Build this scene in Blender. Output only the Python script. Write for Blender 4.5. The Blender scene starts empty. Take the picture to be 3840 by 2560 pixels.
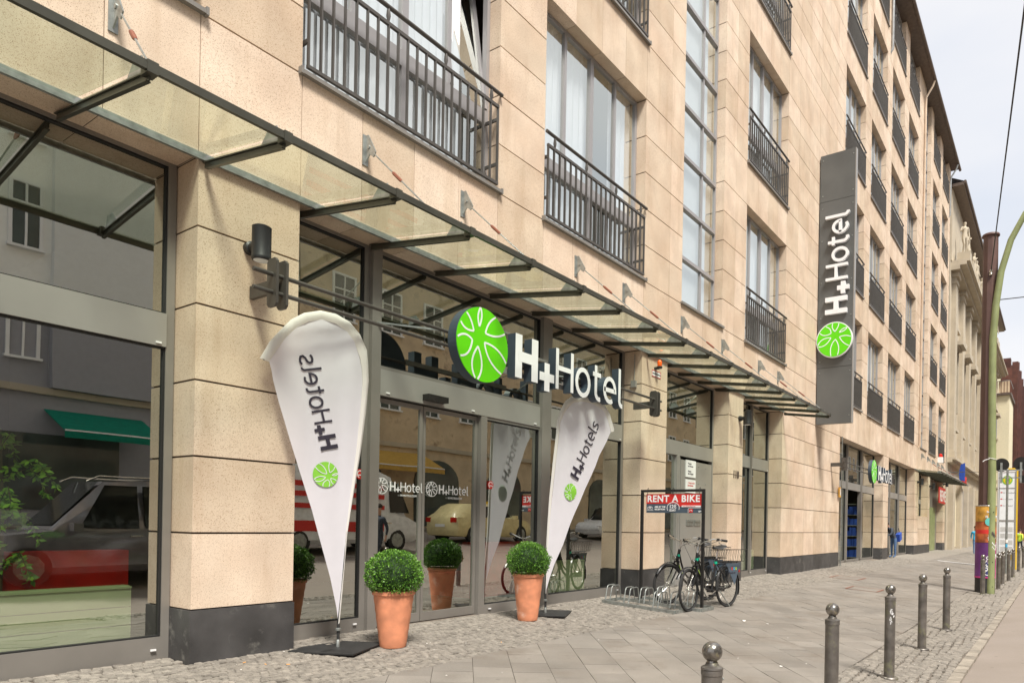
import bpy, math, random
from mathutils import Vector, Matrix, noise
R = math.radians
random.seed(7)
sc = bpy.context.scene
col = sc.collection
pi = math.pi

# ------------------------------------------------------------------ camera
K = 0.9028            # survey units to metres
D = 6.398             # street face of the hotel
SL = 0.0556           # fall of the pavement towards the kerb
def gz(y): return SL*(y-D)
th = math.atan2(1724., 2586.); roll = .018
fw = Vector((math.cos(th), math.sin(th), 0)); rt = Vector((math.sin(th), -math.cos(th), 0)); up = Vector((0, 0, 1))
cx = rt*math.cos(roll)+up*math.sin(roll); cy = -rt*math.sin(roll)+up*math.cos(roll)
cam = bpy.data.cameras.new('camera'); co = bpy.data.objects.new('camera', cam); col.objects.link(co)
m = Matrix((cx, cy, -fw)).transposed().to_4x4(); m.translation = Vector((0, 0, 1.3)); co.matrix_world = m
cam.sensor_width = 36; cam.lens = 2586/3840*36; cam.shift_x = -.0859; cam.shift_y = .1781
cam.clip_start = .05; cam.clip_end = 4000
sc.camera = co

# ------------------------------------------------------------------ light
w = bpy.data.worlds.new('World'); sc.world = w; w.use_nodes = True
nt = w.node_tree; nd = nt.nodes; lk = nt.links
bg = nd['Background']
SUN_EL, SUN_AZ = R(58), R(-122)     # azimuth measured from +X
sky = nd.new('ShaderNodeTexSky'); sky.sky_type = 'NISHITA'; sky.sun_disc = False
sky.sun_elevation = SUN_EL; sky.sun_rotation = R(90)-SUN_AZ
sky.air_density = 1.2; sky.dust_density = 2.5
tc = nd.new('ShaderNodeTexCoord'); mp = nd.new('ShaderNodeMapping'); mp.inputs['Scale'].default_value = (1, 1, 2.6)
nz = nd.new('ShaderNodeTexNoise'); nz.inputs['Scale'].default_value = 1.6; nz.inputs['Detail'].default_value = 5
rp = nd.new('ShaderNodeValToRGB'); rp.color_ramp.elements[0].position = .3; rp.color_ramp.elements[1].position = .72
rp.color_ramp.elements[0].color = (3.1, 3.25, 3.55, 1); rp.color_ramp.elements[1].color = (4.25, 4.08, 3.95, 1)
mx = nd.new('ShaderNodeMix'); mx.data_type = 'RGBA'; mx.inputs[0].default_value = .93
lk.new(tc.outputs['Generated'], mp.inputs[0]); lk.new(mp.outputs[0], nz.inputs[0]); lk.new(nz.outputs[0], rp.inputs[0])
lk.new(sky.outputs[0], mx.inputs[6]); lk.new(rp.outputs[0], mx.inputs[7]); lk.new(mx.outputs[2], bg.inputs[0])
bg.inputs[1].default_value = .14
sd = bpy.data.lights.new('sun', 'SUN'); sd.energy = 3.5; sd.angle = R(14); sd.color = (1, .95, .87)
so = bpy.data.objects.new('sun', sd); col.objects.link(so)
sdir = Vector((math.cos(SUN_EL)*math.cos(SUN_AZ), math.cos(SUN_EL)*math.sin(SUN_AZ), math.sin(SUN_EL)))
so.rotation_euler = sdir.to_track_quat('Z', 'Y').to_euler()
sc.view_settings.view_transform = 'Standard'; sc.view_settings.look = 'None'
sc.view_settings.exposure = .88; sc.view_settings.gamma = 1
try: sc.view_settings.use_curve_mapping = False
except Exception: pass
sc.cycles.max_bounces = 8; sc.cycles.transparent_max_bounces = 16; sc.cycles.glossy_bounces = 4

# ------------------------------------------------------------------ materials
def srgb(r, g, b):
    f = lambda c: ((c/255+.055)/1.055)**2.4 if c > 10 else c/3294
    return (f(r), f(g), f(b), 1)
def N(t, kind, **kw):
    n = t.nodes.new(kind)
    for k, v in kw.items():
        if k in n.inputs: n.inputs[k].default_value = v
        else: setattr(n, k, v)
    return n
def mixc(t, fac, a, b, mode='MIX'):
    n = t.nodes.new('ShaderNodeMix'); n.data_type = 'RGBA'; n.blend_type = mode
    for i, v in ((0, fac), (6, a), (7, b)):
        if hasattr(v, 'is_linked') or hasattr(v, 'links'): t.links.new(v, n.inputs[i])
        else: n.inputs[i].default_value = v
    return n.outputs[2]
def ramp(t, src, p0, c0, p1, c1):
    n = t.nodes.new('ShaderNodeValToRGB'); e = n.color_ramp.elements
    e[0].position = p0; e[0].color = c0; e[1].position = p1; e[1].color = c1
    t.links.new(src, n.inputs[0]); return n.outputs[0]
def new(name):
    m = bpy.data.materials.new(name); m.use_nodes = True
    return m, m.node_tree, m.node_tree.nodes['Principled BSDF']
def g4(v): return (v, v, v, 1)
def mat(name, c, rough=.6, metal=0., var=.12, scale=6., bump=0., bscale=60., tint=0., dirt=None, spec=None):
    """plain surface with noise in its colour, an optional tint per piece and optional stains"""
    m, t, b = new(name)
    if len(c) == 3: c = (*c, 1)
    geo = N(t, 'ShaderNodeNewGeometry')
    n1 = N(t, 'ShaderNodeTexNoise', Scale=scale, Detail=6.); t.links.new(geo.outputs['Position'], n1.inputs['Vector'])
    lo = tuple(x*(1-var) for x in c[:3])+(1,); hi = tuple(min(1, x*(1+var)) for x in c[:3])+(1,)
    out = ramp(t, n1.outputs[0], .3, lo, .7, hi)
    if tint:
        oi = N(t, 'ShaderNodeObjectInfo')
        ad = N(t, 'ShaderNodeMath', operation='ADD'); t.links.new(oi.outputs['Random'], ad.inputs[0]); t.links.new(geo.outputs['Random Per Island'], ad.inputs[1])
        fr = N(t, 'ShaderNodeMath', operation='FRACT'); t.links.new(ad.outputs[0], fr.inputs[0])
        out = mixc(t, 1., out, ramp(t, fr.outputs[0], 0, g4(1-tint), 1, g4(1+tint*.4)), 'MULTIPLY')
    if dirt:
        n3 = N(t, 'ShaderNodeTexNoise', Scale=dirt[1], Detail=8., Roughness=.65); t.links.new(geo.outputs['Position'], n3.inputs['Vector'])
        out = mixc(t, ramp(t, n3.outputs[0], dirt[2], g4(0), dirt[2]+.15, g4(1)), out, dirt[0])
    t.links.new(out, b.inputs['Base Color'])
    b.inputs['Roughness'].default_value = rough; b.inputs['Metallic'].default_value = metal
    if spec is not None: b.inputs['Specular IOR Level'].default_value = spec
    if bump:
        n2 = N(t, 'ShaderNodeTexNoise', Scale=bscale, Detail=4.); t.links.new(geo.outputs['Position'], n2.inputs['Vector'])
        bp = N(t, 'ShaderNodeBump', Strength=bump, Distance=.01); t.links.new(n2.outputs[0], bp.inputs['Height']); t.links.new(bp.outputs[0], b.inputs['Normal'])
    return m
def stone_mat():
    m, t, b = new('sandstone'); L = t.links
    geo = N(t, 'ShaderNodeNewGeometry'); oi = N(t, 'ShaderNodeObjectInfo')
    n1 = N(t, 'ShaderNodeTexNoise', Scale=1.3, Detail=6.); L.new(geo.outputs['Position'], n1.inputs['Vector'])
    base = ramp(t, n1.outputs[0], .32, (.635, .495, .37, 1), .70, (.74, .62, .485, 1))
    ad = N(t, 'ShaderNodeMath', operation='ADD'); L.new(oi.outputs['Random'], ad.inputs[0]); L.new(geo.outputs['Random Per Island'], ad.inputs[1])
    fr = N(t, 'ShaderNodeMath', operation='FRACT'); L.new(ad.outputs[0], fr.inputs[0])
    base = mixc(t, 1., base, ramp(t, fr.outputs[0], 0, (.87, .855, .83, 1), 1, (1.05, 1.05, 1.08, 1)), 'MULTIPLY')
    # pores and rusty grains
    v = N(t, 'ShaderNodeTexNoise', Scale=150., Detail=2.); L.new(geo.outputs['Position'], v.inputs['Vector'])
    base = mixc(t, ramp(t, v.outputs[0], .60, g4(0), .68, g4(.95)), base, (.24, .13, .07, 1))
    v2 = N(t, 'ShaderNodeTexNoise', Scale=55., Detail=3.); L.new(geo.outputs['Position'], v2.inputs['Vector'])
    base = mixc(t, ramp(t, v2.outputs[0], .56, g4(0), .72, g4(.5)), base, (.44, .30, .19, 1))
    # soft run marks, stretched downwards
    mpn = N(t, 'ShaderNodeMapping'); mpn.inputs['Scale'].default_value = (3.5, 3.5, .45); L.new(geo.outputs['Position'], mpn.inputs[0])
    n3 = N(t, 'ShaderNodeTexNoise', Scale=1.5, Detail=5., Roughness=.6); L.new(mpn.outputs[0], n3.inputs['Vector'])
    base = mixc(t, ramp(t, n3.outputs[0], .52, g4(0), .78, g4(.42)), base, (.42, .29, .18, 1))
    L.new(base, b.inputs['Base Color']); b.inputs['Roughness'].default_value = .78; b.inputs['Specular IOR Level'].default_value = .3
    bp = N(t, 'ShaderNodeBump', Strength=.25, Distance=.004); L.new(v.outputs[0], bp.inputs['Height']); L.new(bp.outputs[0], b.inputs['Normal'])
    return m
def glass_mat(name, tint, base=.10, top=.85, rough=0., dirt=0.):
    m, t, b = new(name); t.nodes.remove(b); L = t.links
    out = t.nodes['Material Output']
    tr = N(t, 'ShaderNodeBsdfTransparent', Color=(*tint, 1)); gl = N(t, 'ShaderNodeBsdfGlossy', Color=(.95, .985, .93, 1), Roughness=rough)
    lw = N(t, 'ShaderNodeLayerWeight', Blend=.5)
    pw = N(t, 'ShaderNodeMath', operation='POWER'); L.new(lw.outputs['Facing'], pw.inputs[0]); pw.inputs[1].default_value = 3.
    mr = N(t, 'ShaderNodeMapRange'); L.new(pw.outputs[0], mr.inputs[0]); mr.inputs[3].default_value = base; mr.inputs[4].default_value = top
    geo = N(t, 'ShaderNodeNewGeometry')
    nn = N(t, 'ShaderNodeTexNoise', Scale=1.1, Detail=1.); L.new(geo.outputs['Position'], nn.inputs['Vector'])
    bp = N(t, 'ShaderNodeBump', Strength=.05, Distance=.02); L.new(nn.outputs[0], bp.inputs['Height']); L.new(bp.outputs[0], gl.inputs['Normal'])
    mxs = N(t, 'ShaderNodeMixShader'); L.new(mr.outputs[0], mxs.inputs[0]); L.new(tr.outputs[0], mxs.inputs[1]); L.new(gl.outputs[0], mxs.inputs[2])
    s = mxs.outputs[0]
    if dirt:
        df = N(t, 'ShaderNodeBsdfDiffuse', Color=(.42, .42, .30, 1))
        n2 = N(t, 'ShaderNodeTexNoise', Scale=2.2, Detail=8.); L.new(geo.outputs['Position'], n2.inputs['Vector'])
        r = ramp(t, n2.outputs[0], .35, g4(dirt*.4), .75, g4(dirt*1.8))
        m2 = N(t, 'ShaderNodeMixShader'); L.new(r, m2.inputs[0]); L.new(s, m2.inputs[1]); L.new(df.outputs[0], m2.inputs[2]); s = m2.outputs[0]
    L.new(s, out.inputs[0]); return m
def emit(name, c, s):
    m, t, b = new(name); b.inputs['Base Color'].default_value = (*c, 1); b.inputs['Emission Color'].default_value = (*c, 1); b.inputs['Emission Strength'].default_value = s; return m

M = {
 'stone': stone_mat(),
 'mortar': mat('dark joint mortar', (.05, .032, .022), .9),  # dark mortar in the slab joints, also colours the building core
 'plinth': mat('basalt plinth', (.060, .058, .058), .48, var=.35, scale=3, bump=.15, tint=.25, dirt=((.17, .165, .15, 1), 5, .58)),
 'frame': mat('grey painted aluminium', (.235, .22, .20), .42, .25, var=.10, scale=2),
 'winframe': mat('lilac grey window frame', (.34, .33, .335), .38, .2, var=.06, scale=2),
 'framelight': mat('pale grey sheet metal', (.33, .32, .30), .38, .3, var=.08, scale=1.5),
 'rail': mat('warm grey railing paint', (.088, .080, .072), .45, .2),
 'steel': mat('galvanised steel', (.34, .36, .345), .40, .7, var=.25, scale=14),
 'beam': mat('olive steel section', (.085, .085, .068), .38, .5, var=.2, scale=4),
 'rust': mat('rust red metal', (.20, .065, .035), .7),
 'glass': glass_mat('shop glass', (.76, .83, .66), .47, .97),
 'wglass': glass_mat('window glass', (.93, .96, .98), .50, .97),
 'canopy': glass_mat('canopy glass', (.87, .96, .85), .10, .75, dirt=.03),
 'blackgap': mat('black gasket', (.012, .012, .012), .6),
 'curtain': mat('white curtain', (.93, .94, .97), .9, var=.03),
 'backing': mat('pale blind', (.80, .83, .86), .8, var=.04),
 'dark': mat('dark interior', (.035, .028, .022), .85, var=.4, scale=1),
 'floorin': mat('interior floor', (.10, .075, .06), .35, var=.3),
 'radiator': mat('pale green radiator enamel', (.60, .68, .50), .4, var=.04),
 'sofa': mat('red upholstery', (.62, .014, .012), .5, var=.2),
 'slab': mat('granite paving slab', (.218, .197, .172), .74, var=.16, scale=1.6, bump=.3, bscale=140, tint=.15, dirt=((.165, .14, .115, 1), 1.3, .55)),
 'cobble': mat('mosaic cobble', (.232, .208, .178), .75, var=.25, scale=16, bump=.3, bscale=120, tint=.22),
 'sand': mat('joint sand', (.155, .13, .105), .95, var=.35, scale=14, bump=.4, bscale=90),
 'road': mat('asphalt', (.255, .217, .188), .85, var=.05, scale=.8, bump=.12, bscale=200),
 'earth': mat('bare ground', (.16, .14, .12), .9),
 'kerb': mat('granite kerb', (.29, .255, .21), .75, var=.2, scale=8, bump=.2, tint=.25),
 'white': mat('white paint', (.80, .80, .80), .5, var=.03),
 'lineworn': mat('worn road paint', (.55, .52, .47), .8, var=.2, scale=5),
 'green': mat('bright green acrylic', (.12, .66, .003), .32, var=.02),
 'letterface': mat('white acrylic letters', (.84, .85, .87), .35, var=.02),
 'letterside': mat('blue grey return', (.055, .075, .10), .45, var=.1),
 'signgrey': mat('dark grey sign panel', (.115, .12, .118), .38, .15, var=.14, scale=1.1),
 'lampblack': mat('near black lamp casting', (.028, .028, .03), .45, .2),
 'flag': mat('white flag fabric', (.84, .82, .88), .8, var=.02),
 'hem': mat('flag hem', (.90, .875, .83), .8, var=.02),
 'ink': mat('dark violet print', (.025, .02, .035), .6),
 'printgreen': mat('printed green', (.20, .50, .04), .6),
 'black': mat('black rubber', (.022, .022, .022), .6, var=.3),
 'blackpaint': mat('black gloss paint', (.016, .016, .017), .25, .1),
 'blackmetal': mat('black powder coat', (.022, .021, .02), .45, .3),
 'chrome': mat('polished alloy', (.68, .66, .62), .22, .95),
 'terracotta': mat('terracotta', (.68, .27, .145), .7, var=.16, scale=5, bump=.2, dirt=((.80, .52, .40, 1), 4., .60))
 ,
 'soil': mat('potting soil', (.05, .03, .02), .95),
 'stem': mat('bark brown', (.12, .08, .05), .9),
 'castiron': mat('worn cast iron', (.165, .15, .135), .40, .5, var=.35, scale=9, bump=.2, dirt=((.27, .27, .16, 1), 6, .55)),
 'ball': mat('polished iron ball', (.24, .225, .205), .24, .8, var=.4, scale=22, dirt=((.42, .40, .24, 1), 28, .56)),
 'greenpaint': mat('moss green pole paint', (.25, .285, .13), .5, var=.16, scale=3, dirt=((.14, .14, .07, 1), 4, .66)),
 'rustpole': mat('oxide brown pole paint', (.10, .052, .043), .55, var=.2, scale=2.5),
 'signred': mat('red print', (.60, .028, .022), .45, var=.03),
 'signblue': mat('slate blue print', (.065, .09, .12), .45, var=.05),
 'yellow': mat('traffic yellow', (.80, .53, .02), .45, var=.04),
 'orange': mat('orange print', (.40, .10, .028), .6, var=.75, scale=4),
 'amber': mat('amber print', (.60, .32, .05), .6, var=.55, scale=5),
 'purple': mat('purple print', (.13, .028, .17), .5, var=.5, scale=2),
 'navy': mat('navy print', (.035, .04, .17), .5, var=.2),
 'magenta': mat('magenta print', (.55, .04, .22), .5, var=.2),
 'teal': mat('teal print', (.10, .46, .42), .5),
 'cyan': mat('light blue print', (.05, .42, .70), .5),
 'limeprint': mat('lime print', (.42, .60, .04), .5),
 'skin': mat('skin', (.52, .30, .21), .6), 'hair': mat('dark hair', (.035, .022, .016), .7),
 'jeans': mat('blue denim', (.07, .13, .25), .85, var=.25, scale=20), 'shirtwhite': mat('white shirt', (.72, .73, .76), .85),
 'shirtblue': mat('blue jacket', (.02, .07, .38), .8), 'darkcloth': mat('charcoal cloth', (.045, .055, .075), .85, var=.4, scale=30),
 'hivis': mat('lime hi-vis vest', (.50, .75, .08), .8), 'khaki': mat('khaki cloth', (.26, .22, .15), .85),
 'cream': mat('cream limestone', (.47, .41, .315), .8, var=.10, scale=1.1, tint=.06, dirt=((.36, .31, .24, 1), .7, .6)),
 'creamlight': mat('pale cream plaster', (.70, .64, .46), .85, var=.05),
 'corten': mat('rusty corten cladding', (.10, .035, .025), .8, var=.35, scale=1.3, tint=.3),
 'tan': mat('tan sandstone block', (.66, .46, .25), .85, var=.08, tint=.08),
 'roof': mat('dark roof sheet', (.10, .075, .065), .6), 'zinc': mat('weathered zinc gutter', (.15, .115, .095), .5, .4, var=.2),
 'zincpipe': mat('zinc downpipe', (.37, .38, .38), .4, .5, var=.15),
 'plastergrey': mat('light grey plaster', (.72, .73, .72), .85, var=.03), 'plasterdark': mat('mid grey plaster', (.32, .32, .35), .85, var=.04),
 'plasterwhite': mat('off white plaster', (.86, .86, .83), .85, var=.03),
 'plasterbeige': mat('old beige plaster', (.62, .49, .33), .85, var=.2, scale=1.2, dirt=((.30, .22, .14, 1), 1.2, .55)),
 'paneglass': mat('dark window glass', (.075, .09, .08), .08, var=.3, scale=1),
 'awngreen': mat('green awning cloth', (.0, .30, .20), .8), 'awnyellow': mat('yellow awning cloth', (.75, .50, .12), .8),
 'carblack': mat('dark metallic car paint', (.24, .23, .245), .12, .6), 'taxi': mat('pale yellow car paint', (.72, .62, .33), .25), 'carwhite': mat('white car paint', (.75, .76, .78), .25),
 'carglass': mat('car window glass', (.01, .012, .012), .05), 'tyre': mat('tyre rubber', (.02, .02, .02), .8),
 'redlamp': mat('red lamp lens', (.55, .02, .01), .2), 'orangelamp': mat('orange beacon lens', (.85, .12, .01), .2),
 'cablegreen': mat('green bottle clip', (.0, .36, .22), .5),
 'paper': mat('paper scrap', (.78, .76, .72), .9), 'butt': mat('cigarette butt filter', (.75, .38, .12), .9),
}
def leaf_mat(name, dk, lt, sss=.0):
    m, t, b = new(name)
    geo = N(t, 'ShaderNodeNewGeometry')
    c = ramp(t, geo.outputs['Random Per Island'], .0, (*dk, 1), 1., (*lt, 1)); t.links.new(c, b.inputs['Base Color'])
    b.inputs['Roughness'].default_value = .45
    return m
for nm_ in ('flag', 'hem', 'awnyellow', 'awngreen'):      # thin cloth lets light through
    t_ = M[nm_].node_tree; b_ = t_.nodes['Principled BSDF']; tl_ = N(t_, 'ShaderNodeBsdfTranslucent'); t_.links.new(b_.inputs['Base Color'].links[0].from_socket, tl_.inputs['Color'])
    ms_ = N(t_, 'ShaderNodeMixShader'); ms_.inputs[0].default_value = .38; t_.links.new(b_.outputs[0], ms_.inputs[1]); t_.links.new(tl_.outputs[0], ms_.inputs[2]); t_.links.new(ms_.outputs[0], t_.nodes['Material Output'].inputs[0])
def grain(mname, sc1=240., amt=.22, gum=True):
    t = M[mname].node_tree; b = t.nodes['Principled BSDF']; src = b.inputs['Base Color'].links[0].from_socket
    geo = N(t, 'ShaderNodeNewGeometry'); n = N(t, 'ShaderNodeTexNoise', Scale=sc1, Detail=1.); t.links.new(geo.outputs['Position'], n.inputs['Vector'])
    out = mixc(t, 1., src, ramp(t, n.outputs[0], .35, g4(1-amt), .65, g4(1+amt*.6)), 'MULTIPLY')
    if gum:
        v = N(t, 'ShaderNodeTexVoronoi', Scale=3.2); t.links.new(geo.outputs['Position'], v.inputs['Vector'])
        out = mixc(t, ramp(t, v.outputs['Distance'], .055, g4(.5), .075, g4(0)), out, (.12, .105, .09, 1))
        n2 = N(t, 'ShaderNodeTexNoise', Scale=.55, Detail=7., Roughness=.7); t.links.new(geo.outputs['Position'], n2.inputs['Vector'])
        out = mixc(t, ramp(t, n2.outputs[0], .45, g4(0), .75, g4(.45)), out, (.17, .14, .11, 1))
    t.links.new(out, b.inputs['Base Color'])
grain('terracotta', 9., .12, False); grain('stone', 2.2, .07, False); grain('slab'); grain('cobble', 160., .2, False); grain('road', 300., .10, True); grain('kerb', 200., .2, False)
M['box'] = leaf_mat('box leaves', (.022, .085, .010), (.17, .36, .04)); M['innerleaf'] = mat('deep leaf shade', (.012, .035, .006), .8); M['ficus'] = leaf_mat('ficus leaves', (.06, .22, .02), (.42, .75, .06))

# ------------------------------------------------------------------ mesh helpers
class MB:
    def __init__(s): s.v = []; s.f = []; s.mi = []
    def add(s, vs, fs, k=0):
        o = len(s.v); s.v += [tuple(p) for p in vs]; s.f += [tuple(i+o for i in f) for f in fs]; s.mi += [k]*len(fs); return s
    def box(s, x0, x1, y0, y1, z0, z1, k=0):
        v = [(x, y, z) for z in (z0, z1) for y in (y0, y1) for x in (x0, x1)]
        return s.add(v, [(0, 2, 3, 1), (4, 5, 7, 6), (0, 1, 5, 4), (2, 6, 7, 3), (0, 4, 6, 2), (1, 3, 7, 5)], k)
    def obox(s, c, u, v, n, a, b, d, k=0):
        """box centred on c with half sizes a, b, d along u, v, n"""
        c, u, v, n = Vector(c), Vector(u), Vector(v), Vector(n)
        vs = [c+u*a*i+v*b*j+n*d*l for l in (-1, 1) for j in (-1, 1) for i in (-1, 1)]
        return s.add(vs, [(0, 2, 3, 1), (4, 5, 7, 6), (0, 1, 5, 4), (2, 6, 7, 3), (0, 4, 6, 2), (1, 3, 7, 5)], k)
    def bar(s, p, q, a, b=None, upv=(0, 0, 1), k=0):
        p, q = Vector(p), Vector(q); d = (q-p); L = d.length; d.normalize()
        upv = Vector(upv); 
        if abs(d.dot(upv)) > .95: upv = Vector((1, 0, 0))
        u = d.cross(upv).normalized(); v = u.cross(d)
        return s.obox((p+q)/2, d, u, v, L/2, a, b or a, k)
    def tube(s, pts, r, n=8, cap=True, k=0, closed=False):
        pts = [Vector(p) for p in pts]; m = len(pts); rings = []; prev = None
        for i, p in enumerate(pts):
            if closed: d = pts[(i+1) % m]-pts[i-1]
            else: d = (pts[min(i+1, m-1)]-pts[max(i-1, 0)])
            d.normalize()
            if prev is None:
                a = Vector((0, 0, 1)) if abs(d.z) < .9 else Vector((1, 0, 0))
                u = d.cross(a).normalized()
            else: u = (prev-d*prev.dot(d)).normalized()
            prev = u; v = d.cross(u)
            rr = r[i] if isinstance(r, (list, tuple)) else r
            rings.append([p+(u*math.cos(2*pi*j/n)+v*math.sin(2*pi*j/n))*rr for j in range(n)])
        vs = [p for g in rings for p in g]; fs = []
        for i in range(m if closed else m-1):
            i2 = (i+1) % m
            for j in range(n): fs.append((i*n+j, i*n+(j+1) % n, i2*n+(j+1) % n, i2*n+j))
        if cap and not closed: fs += [tuple(range(n-1, -1, -1)), tuple((m-1)*n+j for j in range(n))]
        return s.add(vs, fs, k)
    def lathe(s, c, prof, n=20, k=0, ax=(0, 0, 1)):
        ax = Vector(ax).normalized(); a = Vector((1, 0, 0)) if abs(ax.x) < .9 else Vector((0, 1, 0))
        u = ax.cross(a).normalized(); v = ax.cross(u); c = Vector(c); vs = []; fs = []
        for r, z in prof:
            for j in range(n): vs.append(c+ax*z+(u*math.cos(2*pi*j/n)+v*math.sin(2*pi*j/n))*max(r, 1e-4))
        for i in range(len(prof)-1):
            for j in range(n): fs.append((i*n+j, i*n+(j+1) % n, (i+1)*n+(j+1) % n, (i+1)*n+j))
        fs += [tuple(range(n-1, -1, -1)), tuple((len(prof)-1)*n+j for j in range(n))]
        return s.add(vs, fs, k)
    def prism(s, poly, F, n0, n1, k=0, kside=None):
        """2D polygon in frame F=(O,U,V,Nrm), between n0 and n1 along the normal"""
        O, U, V, Nn = F; m = len(poly)
        a = [O+U*p[0]+V*p[1]+Nn*n0 for p in poly]; b = [O+U*p[0]+V*p[1]+Nn*n1 for p in poly]
        o = len(s.v); s.v += [tuple(p) for p in a+b]
        s.f += [tuple(o+i for i in range(m-1, -1, -1)), tuple(o+m+i for i in range(m))]; s.mi += [kside if kside is not None else k, k]
        for i in range(m):
            j = (i+1) % m; s.f.append((o+i, o+j, o+m+j, o+m+i)); s.mi.append(kside if kside is not None else k)
        return s
    def ribbon(s, pts, wd, F, n0, n1, closed=False, k=0, kside=None):
        O, U, V, Nn = F; m = len(pts); P = [Vector((p[0], p[1])) for p in pts]; Lf = []; Rt = []
        for i in range(m):
            if closed: d0 = P[i]-P[i-1]; d1 = P[(i+1) % m]-P[i]
            else: d0 = P[i]-P[max(i-1, 0)]; d1 = P[min(i+1, m-1)]-P[i]
            if d0.length < 1e-9: d0 = d1
            if d1.length < 1e-9: d1 = d0
            t = d0.normalized()+d1.normalized(); t = t.normalized() if t.length > 1e-6 else d1.normalized()
            nn = Vector((-t.y, t.x)); cs = max(.5, nn.dot(Vector((-d1.y, d1.x)).normalized())); nn = nn/cs
            Lf.append(P[i]+nn*wd/2); Rt.append(P[i]-nn*wd/2)
        o = len(s.v)
        def W(p, h): return tuple(O+U*p.x+V*p.y+Nn*h)
        for i in range(m): s.v += [W(Lf[i], n0), W(Rt[i], n0), W(Lf[i], n1), W(Rt[i], n1)]
        ks = kside if kside is not None else k
        for i in range(m if closed else m-1):
            a = o+4*i; b = o+4*((i+1) % m)
            s.f += [(a+2, a+3, b+3, b+2), (a, b, b+1, a+1), (a, a+2, b+2, b), (a+1, b+1, b+3, a+3)]; s.mi += [k, ks, ks, ks]
        if not closed:
            a = o; b = o+4*(m-1); s.f += [(a, a+1, a+3, a+2), (b, b+2, b+3, b+1)]; s.mi += [ks, ks]
        return s
    def mesh(s, name, mats, smooth=False):
        me = bpy.data.meshes.new(name); me.from_pydata(s.v, [], s.f); me.update()
        for mm in (mats if isinstance(mats, (list, tuple)) else [mats]): me.materials.append(M[mm] if isinstance(mm, str) else mm)
        me.polygons.foreach_set('material_index', s.mi)
        if smooth: me.polygons.foreach_set('use_smooth', [True]*len(me.polygons)); 
        return me
    def build(s, name, mats, parent=None, smooth=False, kind=None, label=None, fix=True):
        me = s.mesh(name, mats, smooth)
        if fix:
            import bmesh
            bm = bmesh.new(); bm.from_mesh(me); bmesh.ops.recalc_face_normals(bm, faces=bm.faces); bm.to_mesh(me); bm.free()
        if smooth:
            try: me.set_sharp_from_angle(angle=R(38))
            except Exception: pass
        return obj(name, me, parent, kind, label)
def obj(name, me, parent=None, kind=None, label=None, loc=None, rot=None, scale=None):
    o = bpy.data.objects.new(name, me); col.objects.link(o)
    if parent is not None: o.parent = parent
    if loc is not None: o.location = loc
    if rot is not None: o.rotation_euler = rot
    if scale is not None: o.scale = scale
    if kind: o['kind'] = kind
    if label: o['label'] = label
    return o
def thing(name, label, cat, loc=(0, 0, 0), rz=0, group=None, kind=None):
    o = bpy.data.objects.new(name, None); col.objects.link(o); o.location = loc; o.rotation_euler = (0, 0, rz)
    o['label'] = label; o['category'] = cat
    if group: o['group'] = group
    if kind: o['kind'] = kind
    return o
def copy_tree(o, parent=None):
    c = o.copy(); col.objects.link(c)
    if parent is not None: c.parent = parent
    for ch in list(o.children): copy_tree(ch, c)
    return c
def frame(O, U, V):
    U, V = Vector(U).normalized(), Vector(V).normalized(); return (Vector(O), U, V, U.cross(V))
def text_mesh(txt, size, F, mt, name, parent, bold=0., align='LEFT', ext=.0015, space=1., n0=0., label=None, wrap=None):
    cu = bpy.data.curves.new('text', 'FONT'); cu.body = txt; cu.size = size; cu.align_x = align; cu.offset = bold; cu.extrude = ext; cu.space_character = space; cu.resolution_u = 3
    o = bpy.data.objects.new('text', cu); col.objects.link(o); bpy.context.view_layer.update()
    me = bpy.data.meshes.new_from_object(o.evaluated_get(bpy.context.evaluated_depsgraph_get())); bpy.data.objects.remove(o); bpy.data.curves.remove(cu)
    O, U, V, Nn = F or (None,)*4
    for v in me.vertices:
        x, y, z = v.co
        v.co = wrap(x, y, z) if wrap else O+U*x+V*y+Nn*(z+n0)
    me.materials.clear(); me.materials.append(M[mt]); return obj(name, me, parent, None, label)

# stroke lettering for the hotel's wordmark (x height .5, cap height .74 of size)
def arc(cx_, cy_, rx, ry, a0, a1, n=14): return [(cx_+rx*math.cos(R(a0+(a1-a0)*i/n)), cy_+ry*math.sin(R(a0+(a1-a0)*i/n))) for i in range(n+1)]
GL = {
 'H': (.56, [[(.05, 0), (.05, .74)], [(.51, 0), (.51, .74)], [(.05, .39), (.51, .39)]]),
 'o': (.52, [arc(.26, .26, .21, .245, 0, 360, 20)]),
 't': (.34, [[(.13, .68), (.13, .14)]+arc(.25, .14, .12, .12, 180, 290, 6), [(.02, .50), (.31, .50)]]),
 'e': (.50, [[(.04, .27), (.44, .27)]+arc(.25, .27, .20, .235, 0, 300, 16)]),
 'l': (.22, [[(.07, .78), (.07, .12)]+arc(.17, .12, .10, .11, 180, 280, 6)]),
 's': (.42, [[(.37, .46), (.28, .50), (.19, .505), (.09, .47), (.06, .38), (.12, .30), (.28, .24), (.35, .16), (.33, .06), (.22, .01), (.12, .01), (.03, .06)]]),
}
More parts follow.
